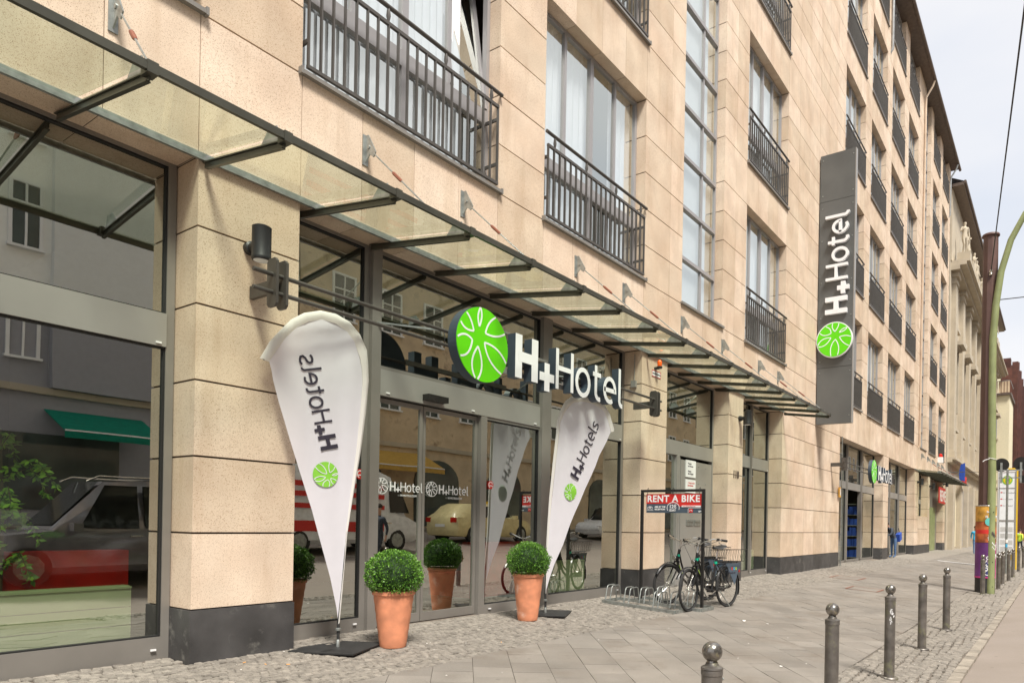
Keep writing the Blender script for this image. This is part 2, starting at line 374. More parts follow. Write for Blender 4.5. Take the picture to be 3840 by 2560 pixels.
def wordmark(mb, F, size, n0, n1, s=False, k=0, kside=None, mirror=False, light=.070, bold=.135, letters=None):
    """H+Hotel(s): bold H and plus, then light letters; returns its width"""
    O, U, V, Nn = F; x = 0.; e = 0
    def put(strokes, wd, x, y):
        nonlocal e
        for st in strokes:
            e += 1
            pts = [(p[0]*size+x, p[1]*size+y) for p in st]; cl = len(st) > 15 and abs(st[0][0]-st[-1][0]) < 1e-6
            if cl: pts = pts[:-1]
            if mirror: pts = [(-p[0], p[1]) for p in pts]
            mb.ribbon(pts, wd*size, F, n0, n1+(.0006*(e % 3)), closed=cl, k=k, kside=kside)
    put([[(.07, 0), (.07, .74)], [(.50, 0), (.50, .74)], [(.07, .37), (.50, .37)]], bold, x, 0); x += .60*size
    put([[(.02, .14), (.42, .14)], [(.22, -.06), (.22, .34)]], bold*.85, x, 0); x += .46*size
    for ch in 'Hotels' if s else 'Hotel':
        wdt, st = GL[ch]; put(st, light, x, 0); x += (wdt+.045)*size
    return x
# flower emblem: petals drawn as outlines inside a unit disc
PETALS = [((-.17, .47), [(-.30, .75), (-.136, .99)], [(-.02, .78), (-.136, .99)]),
          ((.07, .34), [(.16, .70), (.47, .87)], [(.50, .27), (.86, .50)]),
          ((.04, .08), [(.12, -.42), (.74, -.66)], [(.62, .10), (.93, -.32)]),
          ((-.21, -.08), [(-.60, -.55), (-.30, -.95)], [(.10, -.60), (-.20, -.97)]),
          ((-.43, .05), [(-.70, .24), (-.97, .02)], [(-.50, -.42), (-.86, -.46)]),
          ((-.38, .30), [(-.48, .62), (-.66, .73)], [(-.72, .22), (-.87, .44)])]
def emblem(mb, F, r, n0, n1, wd=.055, k=0, mirror=False, rotz=0.):
    sx = -1 if mirror else 1; ca, sa = math.cos(rotz), math.sin(rotz)
    for i, (c, a, b) in enumerate(PETALS):
        for j, (ctl, end) in enumerate((a, b)):
            pts = []
            for t in range(9):
                t /= 8; q = ((1-t)**2*c[0]+2*t*(1-t)*ctl[0]+t*t*end[0], (1-t)**2*c[1]+2*t*(1-t)*ctl[1]+t*t*end[1])
                pts.append((sx*(q[0]*ca-q[1]*sa)*r, (q[0]*sa+q[1]*ca)*r))
            mb.ribbon(pts, wd*r, F, n0, n1+.0004*j, k=k)
def disc_poly(r, n=40): return [(r*math.cos(2*pi*i/n), r*math.sin(2*pi*i/n)) for i in range(n)]

# ------------------------------------------------------------------ ground
def strip_mesh(ys, x0, x1, zf, step=4.):
    mb = MB(); n = max(1, int((x1-x0)/step)); vs = []; fs = []
    for i in range(n+1):
        for y in ys: vs.append((x0+(x1-x0)*i/n, y, zf(y)))
    k = len(ys)
    for i in range(n):
        for j in range(k-1): fs.append((i*k+j, (i+1)*k+j, (i+1)*k+j+1, i*k+j+1))
    return mb.add(vs, fs)
ZR = gz(.86)-.035
def road_z(y):
    if y > -2.4: return ZR+(.86-y)*.14
    return ZR+3.26*.14+(-2.4-y)*.09
g = MB(); g.add([(-1500, -1500, -1.2), (1500, -1500, -1.2), (1500, 1500, -1.2), (-1500, 1500, -1.2)], [(0, 1, 2, 3)]); g.build('ground', 'earth', kind='structure')
strip_mesh([-10.2, -8, -5, -2.4, 0, .86], -40, 190, road_z).build('road', 'road', kind='structure')
FZ = road_z(-10.2)+.12
fp = strip_mesh([-14., -10.2], -40, 190, lambda y: FZ); fp.build('far_pavement', 'kerb', kind='structure')
fk = MB(); fk.box(-40, 190, -10.2, -10.05, -1.1, FZ-.002); fk.build('far_kerb', 'kerb', kind='structure')
LM = MB()
for i in range(9): LM.box(6+i*6., 8.6+i*6., -3.65, -3.53, road_z(-3.6)+.003, road_z(-3.6)+.007)
LM.build('lane_marking', 'lineworn', kind='structure')
Y_IN, Y_WC = 1.93, 4.98        # cobble margin / slabs / wall margin
pav = strip_mesh([.99, Y_IN, Y_WC, D+.45], -20, 190, lambda y: gz(y)-.022).build('pavement', 'sand', kind='structure')
# diagonal slabs
def clip(poly, ax, lim, keep_less):
    out = []
    for i, p in enumerate(poly):
        q = poly[(i+1) % len(poly)]; ip = (p[ax] <= lim) == keep_less or p[ax] == lim; iq = (q[ax] <= lim) == keep_less or q[ax] == lim
        if ip: out.append(p)
        if ip != iq:
            t = (lim-p[ax])/(q[ax]-p[ax]); out.append((p[0]+(q[0]-p[0])*t, p[1]+(q[1]-p[1])*t))
    return out
S2 = .372; gap = .0022; q2 = math.sqrt(.5)
slabs = []
for b in range(-20, 150):           # courses: x - y constant
    for a in range(-20, 170):
        u0, u1 = (a+.5*(b % 2))*S2+gap, (a+.5*(b % 2)+1)*S2-gap; v0, v1 = b*S2+gap, (b+1)*S2-gap
        p = [((u+v)*q2, (u-v)*q2+1.4) for u, v in ((u0, v0), (u0, v1), (u1, v1), (u1, v0))]
        x = sum(c[0] for c in p)/4; y = sum(c[1] for c in p)/4
        if y < Y_IN-.3 or y > Y_WC+.3 or x < -3 or x > 62: continue
        p = clip(p, 1, Y_IN+.005, False)
        if len(p) > 2: p = clip(p, 1, Y_WC-.005, True)
        if len(p) < 3: continue
        A = abs(sum(p[i][0]*p[(i+1) % len(p)][1]-p[(i+1) % len(p)][0]*p[i][1] for i in range(len(p)))/2)
        if A < .004: continue
        slabs.append((p, x, y))
def facing(x, y): # ahead of the lens
    return x > 1.2 and abs(math.degrees(math.atan2(y, x))-34) < 45
slabs.sort(key=lambda s: (not (s[1] > 4.0 and s[2] < s[1]*.9), math.hypot(s[1], s[2])))
rest = MB()
def slab_geo(mb, p):
    n = len(p); dz = random.uniform(-.0015, .0015)+(.002 if random.random() < .06 else 0); tx, ty = random.uniform(-.006, .006), random.uniform(-.006, .006)
    cx_ = sum(q[0] for q in p)/n; cy_ = sum(q[1] for q in p)/n
    top = [(q[0], q[1], gz(q[1])+dz+tx*(q[0]-cx_)+ty*(q[1]-cy_)) for q in p]; bot = [(q[0], q[1], gz(q[1])-.05) for q in p]
    mb.add(top+bot, [tuple(range(n))]+[(i, n+i, n+(i+1) % n, (i+1) % n) for i in range(n)])
for i, (p, x, y) in enumerate(slabs):
    if i < 296:
        mb = MB(); slab_geo(mb, p); mb.build('paving_slab', 'slab', pav)
    else: slab_geo(rest, p)
rest.build('far_paving_slabs', 'slab', pav, kind='stuff')
strip_mesh([Y_IN, Y_WC], 62, 190, lambda y: gz(y)).build('distant_paving', 'slab', pav, kind='stuff')
# mosaic cobbles: random frustums
def cobble_geo(mb, x, y, s):
    a = random.uniform(-.35, .35); ca, sa = math.cos(a), math.sin(a); h = random.uniform(-.004, .004); q = []
    pts = [(-.5, -.5), (.5, -.5), (.5, .5), (-.5, .5)]
    o = len(mb.v); tw = random.uniform(-.004, .004)
    for sc_, dz in ((1.02, -.035), (1.0, -.008), (.86, 0)):
        for i, (u, v) in enumerate(pts):
            j = 1+random.Random(hash((x, y, i))).uniform(-.09, .09)
            u, v = u*s*sc_*j, v*s*sc_*j; px_ = x+u*ca-v*sa; py_ = y+u*sa+v*ca
            mb.v.append((px_, py_, gz(py_)+h+dz+tw*(i-1.5)))
    F_ = [(8, 9, 10, 11)]
    for l in (0, 4):
        for i in range(4): F_.append((l+i, l+(i+1) % 4, l+4+(i+1) % 4, l+4+i))
    for f in F_: mb.f.append(tuple(o+i for i in f)); mb.mi.append(0)
openings_deep = [(-1*K, 3.39*K), (4.51*K, 12.04*K), (13.17*K, 16.46*K), (17.47*K, 20.55*K), (27.25*K, 35.05*K), (36.35*K, 43.6*K)]
def in_open(x): return any(a < x < b for a, b in openings_deep)
cob = []
def scatter(x0, x1, y0, y1, s):
    n = int((x1-x0)/s); mrow = max(1, round((y1-y0)/s)); sy = (y1-y0)/mrow
    for i in range(n):
        for j in range(mrow):
            x = x0+(i+.5)*s+random.uniform(-.14, .14)*s + (.5*s if j % 2 else 0); y = y0+(j+.5)*sy+.022*math.sin(x*2.1+j)+random.uniform(-.12, .12)*s
            if y < y0+.3*s or y > y1-.3*s: y = min(max(y, y0+.4*s), y1-.4*s)
            cob.append((x, y, s*.96))
scatter(1.0, 14, Y_WC, D-.02, .068); scatter(14, 34, Y_WC, D-.02, .105)
for a, b in openings_deep: scatter(a+.03, min(b, 30), D-.02, D+.31, .078)
scatter(4.5, 16, .99, Y_IN, .078); scatter(16, 40, .99, Y_IN, .11)
key = lambda c: (not facing(c[0], c[1]), (c[0]*.832+c[1]*.555) if (c[1] < .72*c[0] or c[0] > 3.3) and -.43 < (c[0]*.555-c[1]*.832)/(c[0]*.832+c[1]*.555)+.14 < .47 and c[0] > 5 or c[1] > 4.7 and c[0] > 3.2 else 99)
cob.sort(key=key)
cr_ = MB()
for i, (x, y, s) in enumerate(cob):
    if i < 296:
        mb = MB(); cobble_geo(mb, x, y, s); mb.build('cobblestone', 'cobble', pav, fix=False)
    else: cobble_geo(cr_, x, y, s)
cr_.build('far_cobblestones', 'cobble', pav, kind='stuff', fix=False)
strip_mesh([.99, Y_IN], 40, 190, lambda y: gz(y)-.004).build('distant_cobble_margin', 'cobble', pav, kind='stuff')
strip_mesh([Y_WC, D+.3], 34, 190, lambda y: gz(y)-.004).build('distant_wall_margin', 'cobble', pav, kind='stuff')
kerb = MB(); kerb.box(-20, 190, .88, .985, -1.1, gz(.93)-.02); kerb = kerb.build('kerb', 'sand', kind='structure')
kr = MB(); x = 3.; i = 0
while x < 60:
    L_ = random.uniform(.20, .30); mb = MB() if i < 150 else kr
    z1 = gz(.93)+random.uniform(-.004, .003); y0 = .862+random.uniform(-.006, .006)
    mb.box(x+.005, x+L_-.005, y0, .982, -.6, z1)
    if i < 150: mb.build('kerb_stone', 'kerb', kerb)
    x += L_; i += 1
kr.box(60, 190, .862, .982, -.6, gz(.93)); kr.build('distant_kerb_stones', 'kerb', kerb, kind='stuff')
# covers and the worn white stripe
def cover(x0, x1, y0, y1, label):
    t = thing('access_cover', label, 'cover', ((x0+x1)/2, (y0+y1)/2, 0)); cx_, cy_ = (x0+x1)/2, (y0+y1)/2
    mb = MB()
    for a in (x0, x1): mb.add([(a-.02-cx_, y0-cy_, gz(y0)+.006), (a+.02-cx_, y0-cy_, gz(y0)+.006), (a+.02-cx_, y1-cy_, gz(y1)+.006), (a-.02-cx_, y1-cy_, gz(y1)+.006)], [(0, 1, 2, 3)])
    for b in (y0, y1): mb.add([(x0-.02-cx_, b-.02-cy_, gz(b-.02)+.008), (x1+.02-cx_, b-.02-cy_, gz(b-.02)+.008), (x1+.02-cx_, b+.02-cy_, gz(b+.02)+.008), (x0-.02-cx_, b+.02-cy_, gz(b+.02)+.008)], [(0, 1, 2, 3)])
    mb.build('rim', 'rust', t)
    mb = MB(); a, b, c, d = x0+.03-cx_, x1-.03-cx_, y0+.03, y1-.03
    mb.add([(a, c-cy_, gz(c)+.004), (b, c-cy_, gz(c)+.004), (b, d-cy_, gz(d)+.004), (a, d-cy_, gz(d)+.004)], [(0, 1, 2, 3)]); mb.build('lid', 'slab', t)
cover(16.85, 17.6, 3.5, 4.2, 'rectangular access cover with a rusty rim, middle of the pavement behind the third bollard')
cover(19.5, 20.45, 4.55, 5.3, 'wide rectangular access cover with a rusty rim, beside the cobbled strip along the blank wall')
mb = MB(); a = (34.3, 3.05); b = (34.9, 4.65); mb.add([(a[0], a[1], gz(a[1])+.006), (a[0]+.3, a[1], gz(a[1])+.006), (b[0]+.3, b[1], gz(b[1])+.006), (b[0], b[1], gz(b[1])+.006)], [(0, 1, 2, 3)])
mb.build('worn_white_stripe', 'white', pav)
# litter
def litter(name, label, mt, x, y, sx, sy, h, rz, cat):
    mb = MB(); 
    if name == 'cigarette_butt': mb.tube([(-sx, 0, h), (sx, 0, h)], h, 7)
    else:
        vs = []; n = 7
        for i in range(n): a = 2*pi*i/n; vs.append((math.cos(a)*sx*random.uniform(.6, 1), math.sin(a)*sy*random.uniform(.6, 1), .004+h*random.random()))
        vs += [(v[0]*.97, v[1]*.97, v[2]-.0012) for v in vs]
        mb.add(vs, [tuple(range(n)), tuple(range(2*n-1, n-1, -1))]+[(i, (i+1) % n, n+(i+1) % n, n+i) for i in range(n)])
    o = mb.build(name, mt); o.location = (x, y, gz(y)+.004); o.rotation_euler = (0, 0, rz); o['label'] = label; o['category'] = cat
    return o
litter('paper_scrap', 'crumpled white paper scrap on the slabs in front of the parked bicycles', 'paper', 9.9, 3.95, .055, .035, .02, .3, 'litter')
litter('paper_scrap', 'small flat white scrap on the slabs, right of the crumpled paper', 'paper', 10.0, 3.62, .035, .02, .006, 1.1, 'litter')
litter('paper_scrap', 'tiny white scrap between the first and second bollards', 'paper', 7.35, 2.5, .03, .02, .006, .6, 'litter')
for k, (x, y, r_, lb) in enumerate([(3.42, 6.12, .3, 'orange cigarette butt on the cobbles nearest the big left window'), (3.52, 5.95, 1.4, 'orange cigarette butt on the cobbles in front of the dark plinth corner'),
    (3.66, 5.82, 2.2, 'cigarette butt on the cobbles under the front edge of the first pillar'), (5.9, 5.25, .8, 'cigarette butt on the pavement in front of the left terracotta pot')]):
    litter('cigarette_butt', lb, 'butt', x, y, .016, 0, .004, r_, 'litter')

random.seed(33); db = MB()
for i in range(420):
    x = random.uniform(3.2, 15); y = random.choice([random.uniform(5., 6.35), random.uniform(5.6, 6.38), random.uniform(2, 5), random.uniform(1, 1.9)])
    a = random.uniform(0, pi); l = random.uniform(.004, .014); wd_ = l*random.uniform(.3, .8); c_, s_ = math.cos(a), math.sin(a); z = gz(y)+.003
    db.add([(x-l*c_, y-l*s_, z), (x+wd_*s_, y-wd_*c_, z+.004), (x+l*c_, y+l*s_, z+.001), (x-wd_*s_, y+wd_*c_, z+.002)], [(0, 1, 2), (0, 2, 3)], i % 3)
db = db.build('small_debris', ['earth', 'khaki', 'paper'], pav, kind='stuff', fix=False); random.seed(8)
# ------------------------------------------------------------------ the hotel
H = thing('hotel_building', 'sandstone clad hotel with glazed shopfronts, French balconies and a glass entrance canopy', 'building')
GZ = [.52, 1.28, 2.04, 2.79, 3.54, 4.30, 4.98]
BAND0 = (4.98, 6.38)
LV = [(6.38, 10.05), (11.17, 14.73), (15.9, 19.35), (20.5, 24.0), (25.2, 28.1)]
rows_of = lambda a, b: [a+(b-a)*i/5 for i in range(6)]
WIN = [('0', .15, 3.41), ('A', 4.5, 7.71), ('B', 8.81, 12.06), ('C', 17.45, 20.65), ('D', 27.2, 30.4), ('E', 31.5, 34.5), ('F', 35.7, 38.8), ('G', 40.0, 43.0), ('I', 48.5, 51.3), ('J', 52.6, 55.5)]
STAIR = [(13.75, 15.95), (45.4, 47.5)]
PIERS = [[-2.1, -1.0, .15], [3.41, 4.5], [7.71, 8.81], [12.06, 13.15, 13.75], [15.95, 16.7, 17.45], [20.65, 21.74, 22.83, 23.92, 25.01, 26.1, 27.2], [30.4, 31.5], [34.5, 35.7], [38.8, 40.0], [43.0, 44.2, 45.4], [47.5, 48.5], [51.3, 52.6], [55.5, 56.6]]
cells = []   # (x0,x1,z0,z1,depth)  in units
for lv, (a, b) in enumerate(LV):
    rr = rows_of(a, b)
    for p in PIERS:
        for x0, x1 in zip(p, p[1:]):
            for z0, z1 in zip(rr, rr[1:]): cells.append((x0, x1, z0, z1, .24))
bands = [BAND0]+[(LV[i][1], LV[i+1][0]) for i in range(4)]
for bi, (z0, z1) in enumerate(bands):
    for p in PIERS:
        for x0, x1 in zip(p, p[1:]): cells.append((x0, x1, z0, z1, .42 if bi == 0 else .24))
    for nme, x0, x1 in WIN:
        for i in range(4): cells.append((x0+(x1-x0)*i/4, x0+(x1-x0)*(i+1)/4, z0, z1, .42 if bi == 0 else .24))
    if bi == 0:
        for a, b in STAIR: cells += [(a, (a+b)/2, z0, z1, .42), ((a+b)/2, b, z0, z1, .42)]
GP = [[-2.1, -1.0], [3.41, 4.5], [12.06, 13.15], [16.48, 17.45], [20.57, 21.74, 22.83, 23.92, 25.01, 26.1, 27.2], [35.1, 36.3], [43.67, 45.0], [48.6, 49.4], [55.5, 56.6]]
for p in GP:
    for x0, x1 in zip(p, p[1:]):
        for z0, z1 in zip(GZ, GZ[1:]): cells.append((x0, x1, z0, z1, .42))
cells.append((45.0, 48.6, .52, 1.5, .42)); cells.append((45.0, 48.6, 1.5, 2.28, .42))
def slab_box(mb, x0, x1, z0, z1, d, gx=.0035, gzz=.0088, y=D):
    mb.box(x0*K+gx, x1*K-gx, y, y+d, z0*K+gzz, z1*K-gzz)
def imp(c):
    x = (c[0]+c[1])/2*K; z = (c[2]+c[3])/2*K; dist = math.sqrt(x*x+D*D+(z-1.3)**2)
    if x < 2.4 or z > 5+x*.95: dist += 60
    return dist
cells.sort(key=imp); rest = MB()
for i, c in enumerate(cells):
    if i < 297:
        mb = MB(); slab_box(mb, *c, y=D+random.uniform(-.0012, .0012)); mb.build('stone_slab', 'stone', H, fix=False)
    else: slab_box(rest, *c)
rest.build('far_stone_slabs', 'stone', H, kind='stuff', fix=False)
# mortar cores behind the slabs
mc = MB(); e = .012
for p in PIERS: mc.box(p[0]*K+e, p[-1]*K-e, D+.03, D+.21, 6.38*K-.4, 28.1*K)
for p in GP: mc.box(p[0]*K+e, p[-1]*K-e, D+.03, D+.39, .1, 5.2*K)
mc.box(45.0*K, 48.6*K, D+.03, D+.39, .1, 2.27*K)
for bi, (z0, z1) in enumerate(bands): mc.box(-2.1*K+e, 56.6*K-e, D+.025 if bi else D+.027, D+(.20 if bi else .40), z0*K+e, z1*K-e) if bi == 0 else [mc.box(a*K+.005, b*K-.005, D+.027, D+.205, z0*K+e, z1*K-e) for _, a, b in WIN]
mc.build('wall_core', 'mortar', H, fix=False)
# plinths
for p in GP+[[45.01, 48.59]]:
    mb = MB(); xs = p if len(p) > 2 else p
    for x0, x1 in zip(xs, xs[1:]): mb.box(x0*K+(.002 if x0 != p[0] else -.008), x1*K-(.002 if x1 != p[-1] else -.008), D-.010, D+.42, -.25, .52*K-.004)
    for i, (x0, x1) in enumerate(zip(xs, xs[1:])):
        q = MB(); q.box(x0*K+(.002 if x0 != p[0] else -.008), x1*K-(.002 if x1 != p[-1] else -.008), D-.010, D+.42, -.25, .52*K-.004); q.build('plinth_stone', 'plinth', H)
# inner body: solid dark core added above the shops to block light, side walls
mb = MB(); mb.box(-6, 56.5*K, D+.95, D+12, 5.35*K, 27.9*K); mb.box(-6, -2.1*K, D, D+12, -.3, 27.9*K); mb.box(56.45*K, 56.6*K, D+.3, D+12, -.3, 27.9*K)
mb.build('building_core', 'mortar', H)
mb = MB(); mb.box(-6, 56.5*K, D+.45, D+12, -.3, .02); mb.build('shop_floor', 'floorin', H)
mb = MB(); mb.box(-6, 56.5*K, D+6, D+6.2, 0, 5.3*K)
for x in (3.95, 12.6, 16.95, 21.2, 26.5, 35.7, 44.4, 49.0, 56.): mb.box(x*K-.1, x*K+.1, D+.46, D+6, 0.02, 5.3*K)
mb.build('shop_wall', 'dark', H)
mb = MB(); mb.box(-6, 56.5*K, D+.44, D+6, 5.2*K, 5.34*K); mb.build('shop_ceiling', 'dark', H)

# windows with French balconies
def upper_window(x0, x1, z0, z1, near, tilt=False):
    X0, X1, Z0, Z1 = x0*K, x1*K, z0*K, z1*K; Y = D+.20; w_ = X1-X0
    wn = MB(); fr = .055
    wn.box(X0, X0+fr, Y, Y+.08, Z0, Z1); wn.box(X1-fr, X1, Y, Y+.08, Z0, Z1); wn.box(X0+fr, X1-fr, Y, Y+.08, Z1-fr, Z1); wn.box(X0+fr, X1-fr, Y, Y+.08, Z0, Z0+fr)
    zt = Z0+1.14*K; xm = (X0+X1)/2
    wn.box(xm-.045, xm+.045, Y-.004, Y+.084, Z0+fr, Z1-fr)
    wn.box(X0+fr, X1-fr, Y-.002, Y+.08, zt-.09*K, zt+.12*K)
    for a, b in ((X0+fr, xm-.045), (xm+.045, X1-fr)):
        q = (a+b)/2; wn.box(q-.028, q+.028, Y+.002, Y+.078, zt+.12*K, Z1-fr)
    o = wn.build('window', 'winframe', H, fix=False)
    gx = [X0+fr, (X0+fr+xm-.045)/2, xm, (X1-fr+xm+.045)/2, X1-fr]; Yg = Y+.035
    if near:
        for i in range(4):
            mb = MB()
            if tilt and i == 3:
                a, b = gx[i]+.04, gx[i+1]-.01; mb.add([(a, Yg-.015, zt+.13), (b, Yg-.015, zt+.13), (b, Yg+.32, Z1-.1), (a, Yg+.32, Z1-.1)], [(0, 1, 2, 3)])
                mb.build('pane', 'wglass', o, fix=False); s_ = MB()
                for xx in (a, b): s_.bar((xx, Yg-.015, zt+.13), (xx, Yg+.32, Z1-.1), .03)
                s_.bar((a, Yg+.32, Z1-.1), (b, Yg+.32, Z1-.1), .03); s_.build('tilted_sash', 'winframe', o); continue
            mb.add([(gx[i]+.012, Yg, zt+.1), (gx[i+1]-.012, Yg, zt+.1), (gx[i+1]-.012, Yg, Z1-.04), (gx[i]+.012, Yg, Z1-.04)], [(0, 1, 2, 3)]); mb.build('pane', 'wglass', o, fix=False)
        for a, b in ((0, 2), (2, 4)):
            mb = MB(); mb.add([(gx[a]+.012, Yg, Z0+.04), (gx[b]-.012, Yg, Z0+.04), (gx[b]-.012, Yg, zt-.05), (gx[a]+.012, Yg, zt-.05)], [(0, 1, 2, 3)]); mb.build('pane', 'wglass', o, fix=False)
    else:
        mb = MB(); mb.add([(X0+.03, Yg, Z0+.04), (X1-.03, Yg, Z0+.04), (X1-.03, Yg, Z1-.04), (X0+.03, Yg, Z1-.04)], [(0, 1, 2, 3)]); mb.build('pane', 'wglass', o, fix=False)
    # curtains in folds, drawn differently in every room
    rr_ = random.random(); c0, c1 = X0+.02, X1-.02
    if rr_ < .40: spans = [(c0, c1)]
    elif rr_ < .62: q = c0+w_*random.uniform(.35, .6); spans = [(c0, q), (q+w_*random.uniform(.08, .22), c1)]
    elif rr_ < .85: spans = [(c0, c0+w_*random.uniform(.55, .9))]
    else: spans = [(c0+w_*random.uniform(.12, .4), c1)]
    if tilt: spans = [(c0, X0+w_*.86)]
    fr_, am = random.uniform(.9, 1.7), random.uniform(.014, .03)
    for c0, c1 in spans:
        n = max(8, int((c1-c0)/.026)); cv = []
        for i in range(n+1):
            f = i/n; x = c0+(c1-c0)*f; y = Y+.14+am*math.sin(i*fr_+.8*math.sin(i*.23))+.012*math.sin(i*.31+x0); xb = x+.03*math.sin(f*5+x0)
            cv += [(xb, y, Z0+.02), (x, y*.5+(Y+.14)*.5, Z1+.02)]
        mb = MB(); mb.add(cv, [(2*i, 2*i+2, 2*i+3, 2*i+1) for i in range(n)]); mb.build('curtain', 'curtain', o, smooth=True, fix=False)
def stone_sill(x0, x1, z): 
    mb = MB(); mb.box(x0*K-.035, x1*K+.035, D-.055, D+.21, z*K-.012, z*K+.028); mb.box(x0*K-.045, x0*K-.020, D-.06, D+.02, z*K-.02, z*K+.05); mb.box(x1*K+.02, x1*K+.045, D-.06, D+.02, z*K-.02, z*K+.05)
    mb.build('window_sill', 'frame', H)
def railing(x0, x1, z0, near):
    X0, X1, Z = x0*K+.03, x1*K-.05, z0*K; Y = D-.03; zt = Z+1.24*K; zh = Z+1.45*K
    o = MB(); o.box(X0, X1, Y-.018, Y+.018, Z+.07, Z+.105); o.box(X0, X1, Y-.018, Y+.018, zt-.02, zt+.018)
    for zz in (Z+.35, Z+.95):
        for xx in (X0+.01, X1-.01): o.box(xx-.012, xx+.012, Y, D+.19, zz-.02, zz+.02)
    o = o.build('balcony_railing', 'rail', H)
    n = 20; bars = MB()
    for i in range(n+1):
        x = X0+.012+(X1-X0-.024)*i/n; e_ = .012
        mb = MB() if near else bars
        mb.box(x-e_*(.75 if near else .7), x+e_*(.75 if near else .7), Y-.016, Y+.016, Z+.105, zt-.02)
        if near: mb.build('bar', 'rail', o, fix=False)
    if not near: bars.build('bars', 'rail', o, kind='stuff', fix=False)
    mb = MB(); mb.tube([(X0-.03, Y, zh), (X1+.07, Y, zh)], .026, 10); mb.build('handrail', 'rail', o, smooth=True)
    for t in (.06, .35, .66, .95):
        x = X0+(X1-X0)*t; mb = MB(); mb.lathe((x, Y, zt+.018), [(.012, 0), (.026, (zh-zt)*.35), (.018, (zh-zt)*.7), (.010, zh-zt-.02)], 8); mb.build('post', 'rail', o, smooth=True)
for nme, x0, x1 in WIN:
    for lv, (z0, z1) in enumerate(LV):
        near = nme in '0ABC' and lv < 2
        upper_window(x0, x1, z0, z1, near, tilt=(nme == 'A' and lv == 0))
        stone_sill(x0, x1, z0); railing(x0, x1, z0, near)
# stairwell glazing: one tall slot with a pane per half storey
for si, (a, b) in enumerate(STAIR):
    zz = [6.42+1.172*i for i in range(19)]; Y = D+.20
    o = MB(); X0, X1 = a*K, b*K; xm = X0+(X1-X0)*.64
    o.box(X0, X0+.05, Y, Y+.08, 6.4*K, 28*K); o.box(X1-.05, X1, Y, Y+.08, 6.4*K, 28*K); o.box(xm-.025, xm+.025, Y, Y+.08, 6.4*K, 28*K)
    for z in zz: o.box(X0+.05, X1-.05, Y-.02, Y+.085, z*K-.035, z*K+.035)
    o = o.build('stairwell_window', 'winframe', H, fix=False)
    for z, z2 in zip(zz, zz[1:]):
        for p, q in ((X0+.05, xm-.025), (xm+.025, X1-.05)):
            mb = MB(); mb.add([(p, Y+.03, z*K+.03), (q, Y+.03, z*K+.03), (q, Y+.03, z2*K-.03), (p, Y+.03, z2*K-.03)], [(0, 1, 2, 3)]); mb.build('pane', 'wglass', o, fix=False)
    mb = MB(); mb.box(X0, X1, Y+.14, Y+.15, 6.4*K, 28*K); mb.build('backing', 'backing', o)  # pale sheet added behind the panes, sky sheen put into its colour
    mb = MB(); mb.box(X0-.05, X1+.05, D-.05, D+.21, 6.37*K, 6.42*K); mb.build('window_sill', 'frame', H)
# eaves, gutter, downpipes
mb = MB(); mb.box(-6, 56.9*K, D-.42, D+1.2, 28.1*K, 28.22*K); mb.build('eave_board', 'zinc', H)
mb = MB(); mb.add([(-6, D-.44, 28.23*K), (56.9*K, D-.44, 28.23*K), (56.9*K, D+6, 31*K), (-6, D+6, 31*K), (56.9*K, D+6, 28.23*K), (-6, D+6, 28.23*K)], [(0, 1, 2, 3), (1, 4, 2), (0, 3, 5), (0, 5, 4, 1)]); mb.build('roof', 'roof', H)
mb = MB(); mb.tube([(-6, D-.50, 28.12*K), (57.1*K, D-.50, 28.12*K)], .085, 10); mb.build('gutter', 'zinc', H, smooth=True)
for x in (35.1, 44.7, 55.9):
    top = 28.0*K; mb = MB()
    end = 24.3*K if x != 44.7 else 6.3*K
    mb.tube([(x*K, D-.48, top), (x*K, D-.40, top-.25), (x*K, D-.09, top-.75), (x*K, D-.075, top-1.1), (x*K, D-.075, end+.15), (x*K, D+.03, end)], .055, 8); mb.build('downpipe', 'zincpipe' if x != 44.7 else 'stone', H, smooth=True)

